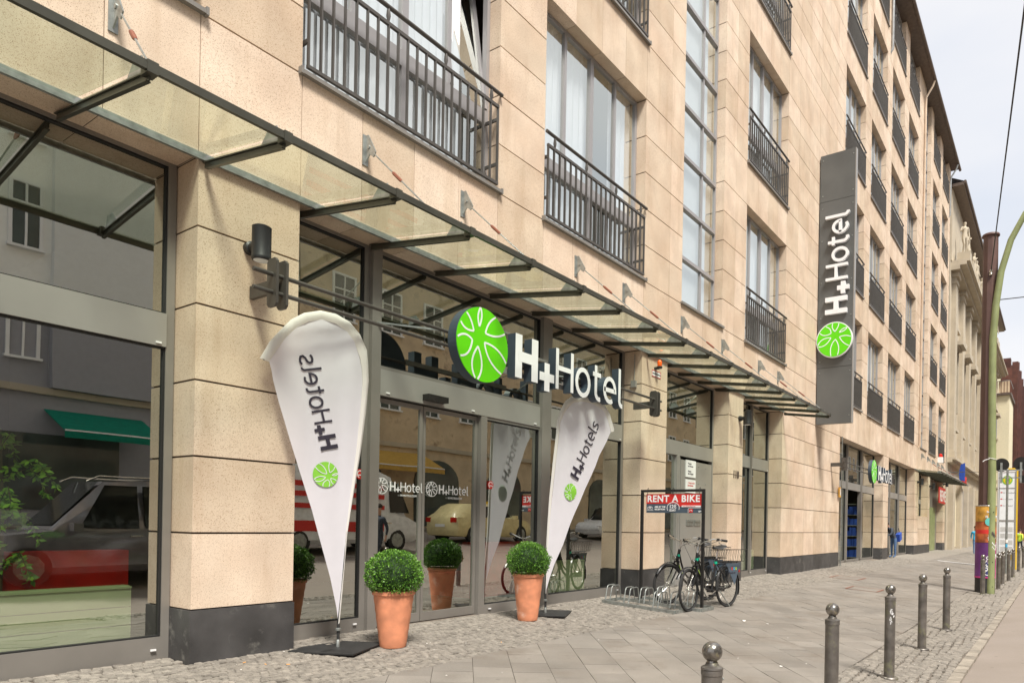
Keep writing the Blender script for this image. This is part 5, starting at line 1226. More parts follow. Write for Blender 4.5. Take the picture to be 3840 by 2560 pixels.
w_ = MB(); a = Vector((19.9, 1.54, 7.85)); b = Vector((10., .47, 7.72)); w_.tube([a, a.lerp(b, .12)+Vector((0, 0, -.0)), b, a+(b-a)*2.4], .012, 6); w_ = w_.build('span_wire', 'black'); w_['label'] = 'thin span wire rising from the brown mast across the sky'; w_['category'] = 'wire'
w_ = MB(); w_.tube([(19.96, 1.36, 7.12), (20.5, -9, 6.9)], .012, 6); w_ = w_.build('span_wire', 'black'); w_['label'] = 'thin horizontal wire running right from the green lamp post'; w_['category'] = 'wire'
w_ = MB(); w_.tube([(58*K+.2, D-.05, 5.25), (58*K+.4, D-.9, 5.28)], .03, 6); w_.tube([(58*K+.4, D-.9, 5.28), (54, -9, 5.1)], .014, 6); w_ = w_.build('span_wire', 'black'); w_['label'] = 'thin wire from the wall of the classical building across the street'; w_['category'] = 'wire'
# poster column round the mast foot
t = thing('poster_column', 'poster covered sleeve round the foot of the brown mast, orange above and purple below', 'poster column', (cxp, cyp, gz(cyp))); rc = .236
def wrapcyl(z0, z1, a0, a1, r_, mt, nm, par=None, n=24):
    vs = []; fs = []
    for i in range(n+1):
        a = R(a0+(a1-a0)*i/n); vs += [(r_*math.cos(a), r_*math.sin(a), z0), (r_*math.cos(a), r_*math.sin(a), z1), ((r_-.004)*math.cos(a), (r_-.004)*math.sin(a), z0), ((r_-.004)*math.cos(a), (r_-.004)*math.sin(a), z1)]
    for i in range(n): k = 4*i; fs += [(k, k+4, k+5, k+1), (k+1, k+5, k+7, k+3), (k+2, k, k+4, k+6)]
    mb = MB(); mb.add(vs, fs); return mb.build(nm, mt, par or t, smooth=True, fix=False)
mb = MB(); mb.lathe((0, 0, 0), [(rc-.006, 0), (rc-.006, 2.20), (rc-.02, 2.22)], 36); mb.build('sleeve', 'black', t, smooth=True)
p1 = wrapcyl(.40, 1.27, 60, 300, rc, 'purple', 'poster', None); p1['label'] = 'purple poster with slanted white lettering'
wrapcyl(.40, .78, 175, 232, rc+.002, 'navy', 'poster_field', p1); wrapcyl(.38, .42, 60, 300, rc+.003, 'magenta', 'poster_field', p1); wrapcyl(.42, 1.27, 255, 300, rc+.002, 'magenta', 'poster_field', p1)
p2 = wrapcyl(1.28, 1.80, 60, 300, rc+.001, 'orange', 'poster', None); p2['label'] = 'orange poster with white lettering'
p3 = wrapcyl(1.81, 2.20, 60, 300, rc, 'amber', 'poster', None); p3['label'] = 'amber poster with white lettering'
wrapcyl(1.50, 1.60, 120, 300, rc+.002, 'signred', 'poster_field', p2)
def wr(a0, z0, r_, slant=0.):
    c_, s_ = math.cos(R(slant)), math.sin(R(slant))
    def f(x, y, z):
        u = x*c_-y*s_; v = x*s_+y*c_; a = R(a0)+u/r_; return Vector(((r_+z)*math.cos(a), (r_+z)*math.sin(a), z0+v))
    return f
for s_, sz, a, z, sl_, par in (('Conditions', .17, 180, .74, 50, p1), ('of Time', .17, 190, .55, 50, p1), ('Ch', .17, 196, .42, 50, p1), ('IS GARTEN', .085, 182, 1.90, 0, p3), ('Sommer', .07, 188, 2.03, 0, p3), ('Museum fuer', .035, 200, 1.44, 0, p2), ('Kunst und Stadt', .035, 196, 1.39, 0, p2), ('Mai bis August', .035, 198, 1.34, 0, p2)):
    text_mesh(s_, sz, None, 'white', 'poster_lettering', par, wrap=wr(a, z, rc+.004, sl_), bold=.002)
F = (Vector((rc*math.cos(R(203)), rc*math.sin(R(203)), 1.80)), Vector((math.cos(R(293)), math.sin(R(293)), 0)), Vector((0, 0, 1)), Vector((math.cos(R(203)), math.sin(R(203)), 0)))
mb = MB(); mb.prism(disc_poly(.10, 24), F, .004, .012); mb.build('round_sticker', 'teal', p2)
mb = MB(); mb.tube([(rc*math.cos(2*pi*i/24), rc*math.sin(2*pi*i/24), 2.205) for i in range(24)], .012, 6, closed=True); mb.build('top_ring', 'framelight', t)

# bus stop panel and sign post
t = thing('bus_stop_panel', 'tall white and yellow bus stop timetable panel with a green and yellow round emblem', 'bus stop', (33.3, 1.84, -.27))
W2 = .33; Hb = 4.2; 
mb = MB(); mb.box(-.03, .03, -W2, W2, .12, Hb-.06); mb.build('panel', 'white', t)
mb = MB(); mb.box(-.045, .08, -W2-.05, -W2, .0, Hb-.03); mb.box(-.03, .03, -W2, W2, Hb-.06, Hb); mb.build('yellow_edge', 'yellow', t)
mb = MB(); mb.box(-.045, .05, -W2, -W2+.025, .0, Hb-.1); mb.box(-.045, .05, W2, W2+.02, 0, Hb-.1); mb.build('frame_post', 'framelight', t)
Fp = (Vector((-.031, W2, 0)), Vector((0, -1, 0)), Vector((0, 0, 1)), Vector((-1, 0, 0)))
for z0_, z1_ in ((2.05, 3.35), (3.38, 4.02), (.72, 1.98)):
    mb = MB(); mb.prism([(.06, z0_), (.60, z0_), (.60, z1_), (.06, z1_)], Fp, .001, .004); brd = mb.build('timetable', 'backing', t)
    mb = MB(); mb.ribbon([(.05, z0_-.01), (.61, z0_-.01), (.61, z1_+.01), (.05, z1_+.01)], .02, Fp, .002, .012, closed=True); mb.build('timetable_frame', 'framelight', brd)
mb = MB(); mb.prism([(.06, 3.35), (.60, 3.35), (.60, 3.375), (.06, 3.375)], Fp, .004, .008); mb.build('red_line', 'signred', t)
mb = MB(); mb.prism([(.33+.19*math.cos(2*pi*i/28), 3.70+.19*math.sin(2*pi*i/28)) for i in range(28)], Fp, .005, .010); em = mb.build('stop_emblem', 'printgreen', t)
mb = MB(); mb.prism([(.33+.145*math.cos(2*pi*i/28), 3.70+.145*math.sin(2*pi*i/28)) for i in range(28)], Fp, .0105, .013); mb.build('emblem_field', 'yellow', em)
text_mesh('H', .27, (Vector((-.046, W2-.245, 3.61)), Fp[1], Fp[2], Fp[3]), 'printgreen', 'emblem_letter', em, bold=.012)
for i, s_ in enumerate(('M5  Hohenschoenhausen', '12  Weissensee', 'M6  Hellersdorf')):
    mb = MB(); mb.prism([(.09, 3.17-.27*i), (.16, 3.17-.27*i), (.16, 3.21-.27*i), (.09, 3.21-.27*i)], Fp, .005, .008); mb.build('line_marker', 'signred', t)
    text_mesh(s_, .055, (Vector((-.037, W2-.18, 3.16-.27*i)), Fp[1], Fp[2], Fp[3]), 'ink', 'timetable_lettering', t)
for i in range(4):
    mb = MB(); mb.prism([(.08, 1.55-.27*i), (.58, 1.55-.27*i), (.58, 1.76-.27*i), (.08, 1.76-.27*i)], Fp, .005, .007); q = mb.build('schedule_sheet', 'plastergrey', t)
    for j in range(4): mb = MB(); mb.ribbon([(.11, 1.59-.27*i+.045*j), (.54, 1.59-.27*i+.045*j)], .008, Fp, .0075, .009); mb.build('schedule_row', 'ink', q)
mb = MB(); mb.prism([(.30, .40), (.55, .40), (.55, .62), (.30, .62)], Fp, .005, .008); q = mb.build('yellow_notice', 'yellow', t); text_mesh('BVG', .10, (Vector((-.040, W2-.32, .46)), Fp[1], Fp[2], Fp[3]), 'ink', 'notice_lettering', q)
t = thing('sign_post', 'grey steel post carrying the backs of two round traffic signs', 'sign post', (29.5, 1.63, gz(1.63)))
mb = MB(); mb.lathe((0, 0, 0), [(.038, 0), (.038, 3.85), (.02, 3.87)], 12); mb.build('post', 'steel', t, smooth=True)
mb = MB(); mb.box(-.02, .02, -.48, .28, 3.52, 3.56); mb.box(-.02, .02, -.48, .28, 3.80, 3.84); mb.build('crossbar', 'steel', t)
for y, z in ((.20, 4.02), (-.42, 4.05)):
    F = (Vector((.03, y, z)), Vector((0, -1, 0)), Vector((0, 0, 1)), Vector((-1, 0, 0))); mb = MB(); mb.prism(disc_poly(.25, 28), F, -.01, .0); mb.build('round_sign', 'blackmetal', t)
    mb = MB(); mb.box(-.03, .03, y-.035, y+.035, 3.35, 4.1); mb.build('clamp_tube', 'steel', t)
mb = MB(); mb.box(-.02, .16, -.62, -.40, 3.35, 3.62); mb.build('signal_box', 'blackmetal', t)
for z, c_ in ((1.15, 'paper'), (.98, 'cyan')): mb = MB(); mb.lathe((0, 0, z), [(.040, 0), (.040, .12)], 12); mb.build('sticker', c_, t)

# ------------------------------------------------------------------ neighbours down the street
def nbox(mt, nm, par, *b): mb = MB(); mb.box(*b); return mb.build(nm, mt, par)
C = thing('classical_building', 'pale classical building with pilasters, deep cornice and statues next to the hotel', 'building')
x0, x1 = 57.0*K, 101*K; yc = D-.02
nbox('cream', 'wall', C, x0, x1, yc, D+14, -.2, 24.5)
zc = 20.9*K
mb = MB(); 
for a, b, c_ in ((0, .25, .55), (.25, .45, .95), (.45, .62, 1.15)): mb.box(x0+.3, x1+c_, yc-c_, yc+.1, zc+a, zc+b)
mb.build('main_cornice', 'cream', C)
nbox('cream', 'attic_wall', C, x0+.1, x1, yc-.06, yc+.1, zc+.62, 24.3)
mb = MB(); mb.box(x0-.1, x1+.6, yc-.75, yc+1, 24.3, 24.5); mb.tube([(x0-.1, yc-.8, 24.5), (x1+.6, yc-.8, 24.5)], .10, 8); mb.build('eave', 'zinc', C)
mb = MB(); mb.add([(x0-.1, yc-.8, 24.52), (x1+.6, yc-.8, 24.52), (x1+.6, D+6, 28), (x0-.1, D+6, 28)], [(0, 1, 2, 3)]); mb.build('roof', 'roof', C)
mb = MB()
for a, b, c_ in ((0, .18, .30), (.18, .34, .50)): mb.box(x0+.2, x1, yc-c_, yc+.1, 5.9+a, 5.9+b)
mb.build('ground_floor_cornice', 'cream', C)
def person_mesh(name, parent, h, pose, mats, smooth=True, sub=1):
    """continuous figure grown from a skeleton with the Skin modifier"""
    J = {'pel': (0, 0, .53), 'che': (0, 0, .72), 'nck': (0, 0, .83), 'hd0': (0, 0, .87), 'hd1': (0, .01, .96)}
    J.update(pose); V = []; E = []; Rr = []; ix = {}
    def add(n, p, r_): ix[n] = len(V); V.append(Vector(p)*h); Rr.append(r_*h)
    add('pel', J['pel'], .075); add('bel', (Vector(J['pel'])+Vector(J['che']))/2, .068); add('che', J['che'], .085); add('nck', J['nck'], .032); add('hd0', J['hd0'], .040); add('hd1', J['hd1'], .050)
    for a, b in (('pel', 'bel'), ('bel', 'che'), ('che', 'nck'), ('nck', 'hd0'), ('hd0', 'hd1')): E.append((ix[a], ix[b]))
    for s_ in ('L', 'R'):
        sg = 1 if s_ == 'L' else -1; d = {'hip': (.05*sg, 0, .50), 'kne': (.055*sg, .01, .27), 'ank': (.055*sg, 0, .045), 'toe': (.06*sg, .09, .018), 'sho': (.10*sg, 0, .80), 'elb': (.135*sg, -.01, .63), 'wri': (.14*sg, .03, .49), 'han': (.14*sg, .045, .43)}
        for k in d: d[k] = J.get(k+s_, d[k])
        for k, r_ in (('hip', .058), ('kne', .036), ('ank', .024), ('toe', .020), ('sho', .040), ('elb', .027), ('wri', .018), ('han', .021)): add(k+s_, d[k], r_)
        for a, b in (('pel', 'hip'+s_), ('hip'+s_, 'kne'+s_), ('kne'+s_, 'ank'+s_), ('ank'+s_, 'toe'+s_), ('che', 'sho'+s_), ('sho'+s_, 'elb'+s_), ('elb'+s_, 'wri'+s_), ('wri'+s_, 'han'+s_)): E.append((ix[a], ix[b]))
    me = bpy.data.meshes.new(name); me.from_pydata([tuple(v) for v in V], E, []); o = bpy.data.objects.new(name, me); col.objects.link(o)
    md = o.modifiers.new('s', 'SKIN'); 
    for i, v in enumerate(me.skin_vertices[0].data): v.radius = (Rr[i], Rr[i]*.85); v.use_root = (i == 0)
    ss = o.modifiers.new('u', 'SUBSURF'); ss.levels = sub; ss.render_levels = sub
    bpy.context.view_layer.update(); m2 = bpy.data.meshes.new_from_object(o.evaluated_get(bpy.context.evaluated_depsgraph_get())); bpy.data.objects.remove(o)
    for mt in mats: m2.materials.append(M[mt])
    if len(mats) == 3:
        zp = J['pel'][2]*h; zn = J['nck'][2]*h
        for p in m2.polygons:
            c_ = p.center; arm = abs(c_.x) > .115*h and c_.z < .56*h
            p.material_index = 2 if (c_.z > zn+.01*h or arm) else (1 if c_.z > zp-.02*h else 0)
    for p in m2.polygons: p.use_smooth = True
    return obj(name, m2, parent)
def head_parts(t, h, hd, hair='hair'):
    c_ = Vector(hd)*h
    mb = MB(); mb.lathe(c_+Vector((0, -.012*h, -.01*h)), [(.052*h*math.cos(R(a)), .06*h*math.sin(R(a))) for a in range(-10, 91, 20)], 12); mb.build('hair', hair, t, smooth=True)
    for sx in (-1, 1): mb = MB(); mb.lathe(c_+Vector((.018*h*sx, .045*h, -.012*h)), [(.006*h, 0), (.003*h, .004*h)], 8, ax=(0, 1, 0)); mb.build('eye', 'ink', t)
    mb = MB(); mb.lathe(c_+Vector((0, .046*h, -.03*h)), [(.009*h, 0), (.003*h, .014*h)], 6, ax=(0, 1, 0)); mb.build('nose', 'skin', t)
def person(x, y, z, rz, h, label, pose, legs, torso, hair='hair', sub=1):
    t = thing('person', label, 'person', (x, y, z), R(rz)); person_mesh('body', t, h, pose, [legs, torso, 'skin'], sub=sub); head_parts(t, h, pose.get('hd1', (0, .01, .96)), hair); return t
STRIDE = {'kneL': (.05, .07, .28), 'ankL': (.05, .13, .05), 'toeL': (.05, .21, .03), 'kneR': (-.05, .0, .27), 'ankR': (-.05, -.12, .07), 'toeR': (-.05, -.05, .02), 'elbL': (.13, -.06, .64), 'wriL': (.13, -.03, .52), 'hanL': (.13, -.01, .46), 'elbR': (-.13, .03, .64), 'wriR': (-.12, .12, .55), 'hanR': (-.12, .15, .51)}
BEND = {'che': (0, .14, .70), 'nck': (0, .21, .79), 'hd0': (0, .23, .82), 'hd1': (0, .27, .89), 'shoL': (.10, .18, .77), 'shoR': (-.10, .18, .77), 'elbL': (.13, .24, .62), 'wriL': (.09, .34, .60), 'hanL': (.06, .38, .60), 'elbR': (-.13, .24, .62), 'wriR': (-.09, .34, .58), 'hanR': (-.06, .38, .58)}
random.seed(21); stat = None
for i, sx in enumerate([58.6, 60.9, 65.6, 67.6, 72.5, 74.5, 79.5, 81.5, 86.5, 88.5]):
    X = sx*K+.3; nbox('cream', 'pedestal', C, X-.45, X+.45, yc-1.05, yc-.25, zc+.62, zc+1.45)
    if stat is None:
        stat = person_mesh('statue', C, 2.3, {'kneL': (.055, .05, .28), 'elbL': (.16, .02, .66), 'wriL': (.10, .09, .72), 'hanL': (.06, .10, .76), 'hipL': (.055, 0, .48)}, ['cream'], sub=1); s_ = stat
    else: s_ = stat.copy(); col.objects.link(s_)
    s_.location = (X, yc-.65, zc+1.42); s_.rotation_euler = (0, 0, R(160+random.uniform(-40, 40)))
def pilaster(xa, xb, z0_, z1_):
    mb = MB(); mb.box(xa, xb, yc-.28, yc+.05, z0_, z1_); mb.box(xa-.08, xb+.08, yc-.36, yc+.05, z0_, z0_+.4); mb.box(xa-.06, xb+.06, yc-.34, yc+.05, z1_-.75, z1_-.55); mb.box(xa-.12, xb+.12, yc-.44, yc+.05, z1_-.3, z1_); mb.build('pilaster', 'cream', C)
per = 4.85*K
for i in range(9):
    xa = 58.0*K+per*i; pilaster(xa, xa+1.05, 6.3, zc-.01)
    xw = xa+1.65; 
    for z0_, z1_ in ((9.9, 14.2), (15.3, 17.6)) if False else ((9.7, 14.1),):
        o = nbox('paneglass', 'window', C, xw, xw+1.5, yc-.02, yc+.02, z0_, z1_)
        mb = MB(); mb.box(xw-.25, xw-.002, yc-.14, yc+.02, z0_, z1_); mb.box(xw+1.502, xw+1.75, yc-.14, yc+.02, z0_, z1_); mb.build('frame', 'cream', o)
        F = (Vector((xw+.75, yc, z1_+.25)), Vector((1, 0, 0)), Vector((0, 0, 1)), Vector((0, -1, 0)))
        mb = MB(); mb.box(xw-.35, xw+1.85, yc-.62, yc+.02, z1_+.12, z1_+.38); mb.box(xw-.25, xw+1.75, yc-.35, yc+.02, z1_+.002, z1_+.118); mb.build('hood_moulding', 'cream', o)
    o = nbox('paneglass', 'window', C, xw, xw+1.5, yc-.02, yc+.02, 6.6, 8.2); mb = MB(); mb.box(xw-.2, xw+1.7, yc-.22, yc+.02, 8.3, 8.5); mb.build('hood_moulding', 'cream', o)
    o = nbox('paneglass', 'window', C, xw, xw+1.5, yc-.02, yc+.02, 15.6, 18.0); mb = MB(); mb.box(xw-.2, xw+1.7, yc-.22, yc+.02, 15.35, 15.598); mb.build('sill', 'cream', o)
    mb = MB(); mb.box(xa-.1, xa+1.15, yc-.32, yc+.05, -.15, 4.9); mb.build('ground_pier', 'cream', C)
    o = nbox('plasterdark' if i % 3 else 'creamlight', 'shop_opening', C, xa+1.2, xa+per-.15, yc-.03, yc+.02, .1, 4.4)
# blue and red hanging shop signs
t = thing('shop_sign', 'blue wedge shaped hanging shop sign on the classical building', 'sign', (54.2, D-.75, 5.2))
t.location = (54., D-.75, 4.95)
F = (Vector((0, 0, 0)), Vector((0, -1, 0)), Vector((0, 0, 1)), Vector((-1, 0, 0))); mb = MB(); mb.prism([(-.22, -.12), (-.26, .35), (-.15, .95), (.10, 1.05), (.10, -.22)], F, -.12, .12); mb.build('panel', 'shirtblue', t); mb = MB(); mb.box(-.03, .03, .2, .72, .2, .26); mb.build('arm', 'steel', t)
t = thing('shop_sign', 'row of small red letters above the shopfront of the classical building', 'sign', (57.5, D-.62, 4.75))
text_mesh('DROGERIE', .62, (Vector((-3.4, 0, 0)), Vector((1, 0, 0)), Vector((0, 0, 1)), Vector((0, -1, 0))), 'signred', 'lettering', t, ext=.05, bold=.02)
mb = MB(); mb.box(-3.5, 1.2, -.03, .1, -.10, -.03); mb.build('rail', 'steel', t)
# cream corner house, corten clad house, tan building closing the street
B = thing('corner_house', 'pale cream corner house with a railed balcony on top', 'building')
nbox('creamlight', 'wall', B, 91.5, 99, 5.0, 20, -.3, 16.9)
nbox('creamlight', 'penthouse_wall', B, 93.5, 99, 6.4, 20, 16.9, 22.5)
mb = MB(); mb.box(91.2, 99, 4.8, 12, 16.9, 17.15); mb.build('balcony_slab', 'zinc', B); o = MB(); o.box(91.3, 91.36, 4.9, 12, 18.5, 18.58); o.box(91.3, 97, 4.9, 4.96, 18.5, 18.58); o = o.build('balcony_railing', 'framelight', B)
for i in range(22): nbox('plasterbeige', 'slat', o, 91.31, 91.35, 4.98+i*.3, 5.2+i*.3, 17.2, 18.48)
for y in (6.2, 8.5):
    for z in (3.2, 7.2, 12.0): q = nbox('plasterdark', 'window', B, 91.46, 91.5, y, y+1.0, z, z+2.6); nbox('cream', 'sill', q, 91.25, 91.458, y-.15, y+1.15, z-.2, z-.02)
Cn = thing('corten_clad_house', 'tall house clad in vertical rusty fins stepping down the street', 'building')
nbox('corten', 'wall', Cn, 99.3, 128, 5.2, 20, -.3, 21.6)
for i in range(10):
    xx = 99.3+i*2.9; nbox('corten', 'fin', Cn, xx, xx+.5, 4.55, 5.2, -.3, 22.3+.5*(i % 2)); nbox('corten', 'roof_box', Cn, xx+.8, xx+2.2, 5.4, 8, 21.602, 23.0-.3*(i % 3))
T = thing('tan_building', 'tan sandstone building closing the far end of the street', 'building')
nbox('tan', 'wall', T, 175, 190, -6, 16, -.3, 24.0)
nbox('tan', 'cornice', T, 174.3, 175, -6.3, 16, 22.6, 23.4); nbox('tan', 'string_course', T, 174.5, 175, -6.2, 16, 16.5, 17.2); nbox('tan', 'string_course', T, 174.6, 175, -6.2, 16, 14.2, 14.7)
for y in (-4, 0, 4, 8): 
    for z in (3, 9, 18): q = nbox('plasterdark', 'window', T, 174.9, 174.98, y, y+1.6, z, z+3.2); F = (Vector((174.9, y+.8, z+3.2)), Vector((0, -1, 0)), Vector((0, 0, 1)), Vector((-1, 0, 0))); mb = MB(); mb.prism([(.8*math.cos(R(a)), .8*math.sin(R(a))) for a in range(0, 181, 20)], F, -.02, .02); mb.build('arch', 'plasterdark', q)
F = (Vector((174.9, 6.2, 0)), Vector((0, -1, 0)), Vector((0, 0, 1)), Vector((-1, 0, 0))); mb = MB(); mb.prism([(-1.3, 0), (1.3, 0)]+[(1.3*math.cos(R(a)), 4+1.3*math.sin(R(a))) for a in range(0, 181, 15)], F, .11, .3); mb.build('portal', 'plasterdark', T)

# ------------------------------------------------------------------ people
person(34.2, 6.40, gz(6.4), 60, 1.75, 'person in dark top and jeans bending over in the far shop doorway', BEND, 'jeans', 'darkcloth')
t = thing('shoulder_bag', 'blue shoulder bag held by the person in the far shop doorway', 'bag', (34.55, 6.25, .95)); mb = MB(); mb.obox((0, 0, 0), (1, 0, .2), (0, 1, 0), (-.2, 0, 1), .26, .09, .17); mb.build('body', 'shirtblue', t); mb = MB(); mb.tube([(-.2, 0, .15), (-.05, 0, .42), (.2, 0, .2)], .012, 6); mb.build('strap', 'black', t)
person(47.5, 4.25, gz(4.25), 100, 1.72, 'person in light blue walking beyond the poster column', STRIDE, 'jeans', 'cyan')
person(60.5, 2.75, gz(2.75), 265, 1.75, 'person in a grey shirt and khaki shorts at the right edge of the photo', STRIDE, 'khaki', 'plasterdark')
person(57.5, 2.35, gz(2.35), 250, 1.70, 'person in a lime hi-vis vest at the right edge of the photo', STRIDE, 'darkcloth', 'hivis')
person(64.5, 2.6, gz(2.6), 80, 1.68, 'person in a red top walking away at the far right edge', STRIDE, 'jeans', 'signred')
person(11.6, -.9, road_z(-.9), 88, 1.82, 'person in a grey patterned coat walking past, reflected in the left sliding door', STRIDE, 'darkcloth', 'darkcloth')
person(29.2, -9.0, FZ-.12, 240, 1.8, 'person in a white shirt and jeans across the street, reflected beside the doors', STRIDE, 'jeans', 'shirtwhite')

# ------------------------------------------------------------------ the other side of the street, seen mirrored in the glass
def opp_building(name, label, x0, x1, mt, floors, top, wins, frame='white', base='plasterdark', bz=5.2, extra=None):
    o = thing(name, label, 'building'); Y = -14.
    nbox(mt, 'wall', o, x0, x1, -24, Y, bz, top); nbox(base, 'ground_floor_wall', o, x0, x1, -24, Y-.02, FZ-.5, bz-.002)
    nbox('zinc', 'cornice', o, x0-.1, x1+.1, Y-.001, Y+.5, top-.4, top+.05)
    nbox('cream', 'string_course', o, x0, x1, Y, Y+.12, bz, bz+.22)
    for z in floors:
        for (xa, wd_) in wins:
            if xa+wd_ > x1 or xa < x0: continue
            w1 = MB(); w1.box(xa-.1, xa, Y+.002, Y+.07, z-.1, z+2.0); w1.box(xa+wd_, xa+wd_+.1, Y+.002, Y+.07, z-.1, z+2.0); w1.box(xa, xa+wd_, Y+.002, Y+.07, z+1.9, z+2.0); w1.box(xa-.15, xa+wd_+.15, Y+.002, Y+.16, z-.18, z-.1); w1.box(xa+wd_/2-.03, xa+wd_/2+.03, Y+.006, Y+.06, z-.1, z+1.9); w1.box(xa, xa+wd_, Y+.008, Y+.058, z+1.25, z+1.31)
            w1 = w1.build('window', frame, o, fix=False); nbox('paneglass', 'pane', w1, xa, xa+wd_, Y-.01, Y+.012, z-.1, z+1.9)
    return o
GB = opp_building('grey_house', 'grey and white rendered house across the street, mirrored in the big left window', -14, 17.5, 'plasterwhite', [6.4, 9.9, 13.4], 17.5, [(-11, .7), (-8, 1.3), (-4.5, .7), (-1.5, 1.3), (2.5, .7), (4.8, 1.3), (7.7, .7), (9.3, 1.25), (12.6, 1.3), (15.2, .9)], base='plasterdark', bz=5.2)
nbox('plastergrey', 'bay_front', GB, 8.75, 12.2, -14, -13.75, 8.6, 16.5); nbox('plasterdark', 'bay_front', GB, 8.75, 12.2, -14, -13.7, 5.43, 8.598); nbox('plasterdark', 'wall_band', GB, -14, 8.74, -14, -13.985, 5.43, 8.4)
BB_ = opp_building('beige_tenement', 'old beige tenement across the street, mirrored in the entrance glazing', 17.6, 185, 'plasterbeige', [6.9, 10.6, 14.3, 17.6], 20., [(19.3+2.7*i, 1.05) for i in range(42)], base='plasterbeige', bz=5.0)
for i in range(8):
    xa = 19+5.2*i; F = (Vector((xa+1.6, -13.97, 3.4)), Vector((1, 0, 0)), Vector((0, 0, 1)), Vector((0, 1, 0))); mb = MB(); mb.prism([(-1.5, FZ-3.3), (1.5, FZ-3.3)]+[(1.5*math.cos(R(a)), 1.1*math.sin(R(a))) for a in range(0, 181, 15)], F, -.05, .04); mb.build('shop_window', 'paneglass', BB_)
for i in range(6): xa = -12+4.8*i; nbox('paneglass', 'shop_window', GB, xa, xa+3.6, -14.02, -13.98, FZ+.5, 3.9)
def awning(x0, x1, z1, z0, mt, label):
    t = thing('awning', label, 'awning'); y1, y0 = -13.96, -12.2
    mb = MB(); mb.add([(x0, y1, z1), (x1, y1, z1), (x1, y0, z0), (x0, y0, z0), (x0, y1, z1-.03), (x1, y1, z1-.03), (x1, y0, z0-.03), (x0, y0, z0-.03)], [(0, 1, 2, 3), (4, 7, 6, 5), (0, 4, 5, 1), (0, 3, 7, 4), (1, 5, 6, 2)]); mb.build('cloth', mt, t)
    mb = MB(); mb.box(x0, x1, y0-.01, y0+.02, z0-.25, z0-.032); mb.build('valance', mt, t); mb = MB(); mb.box(x0, x1, y0-.02, y0+.03, z0-.032, z0+.02); mb.build('front_bar', 'white', t)
awning(8.6, 11.5, 4.75, 3.95, 'awngreen', 'green shop awning across the street, mirrored in the big left window')
awning(20.4, 24.6, 4.75, 3.9, 'awnyellow', 'yellow shop awning across the street, mirrored in the left sliding door')
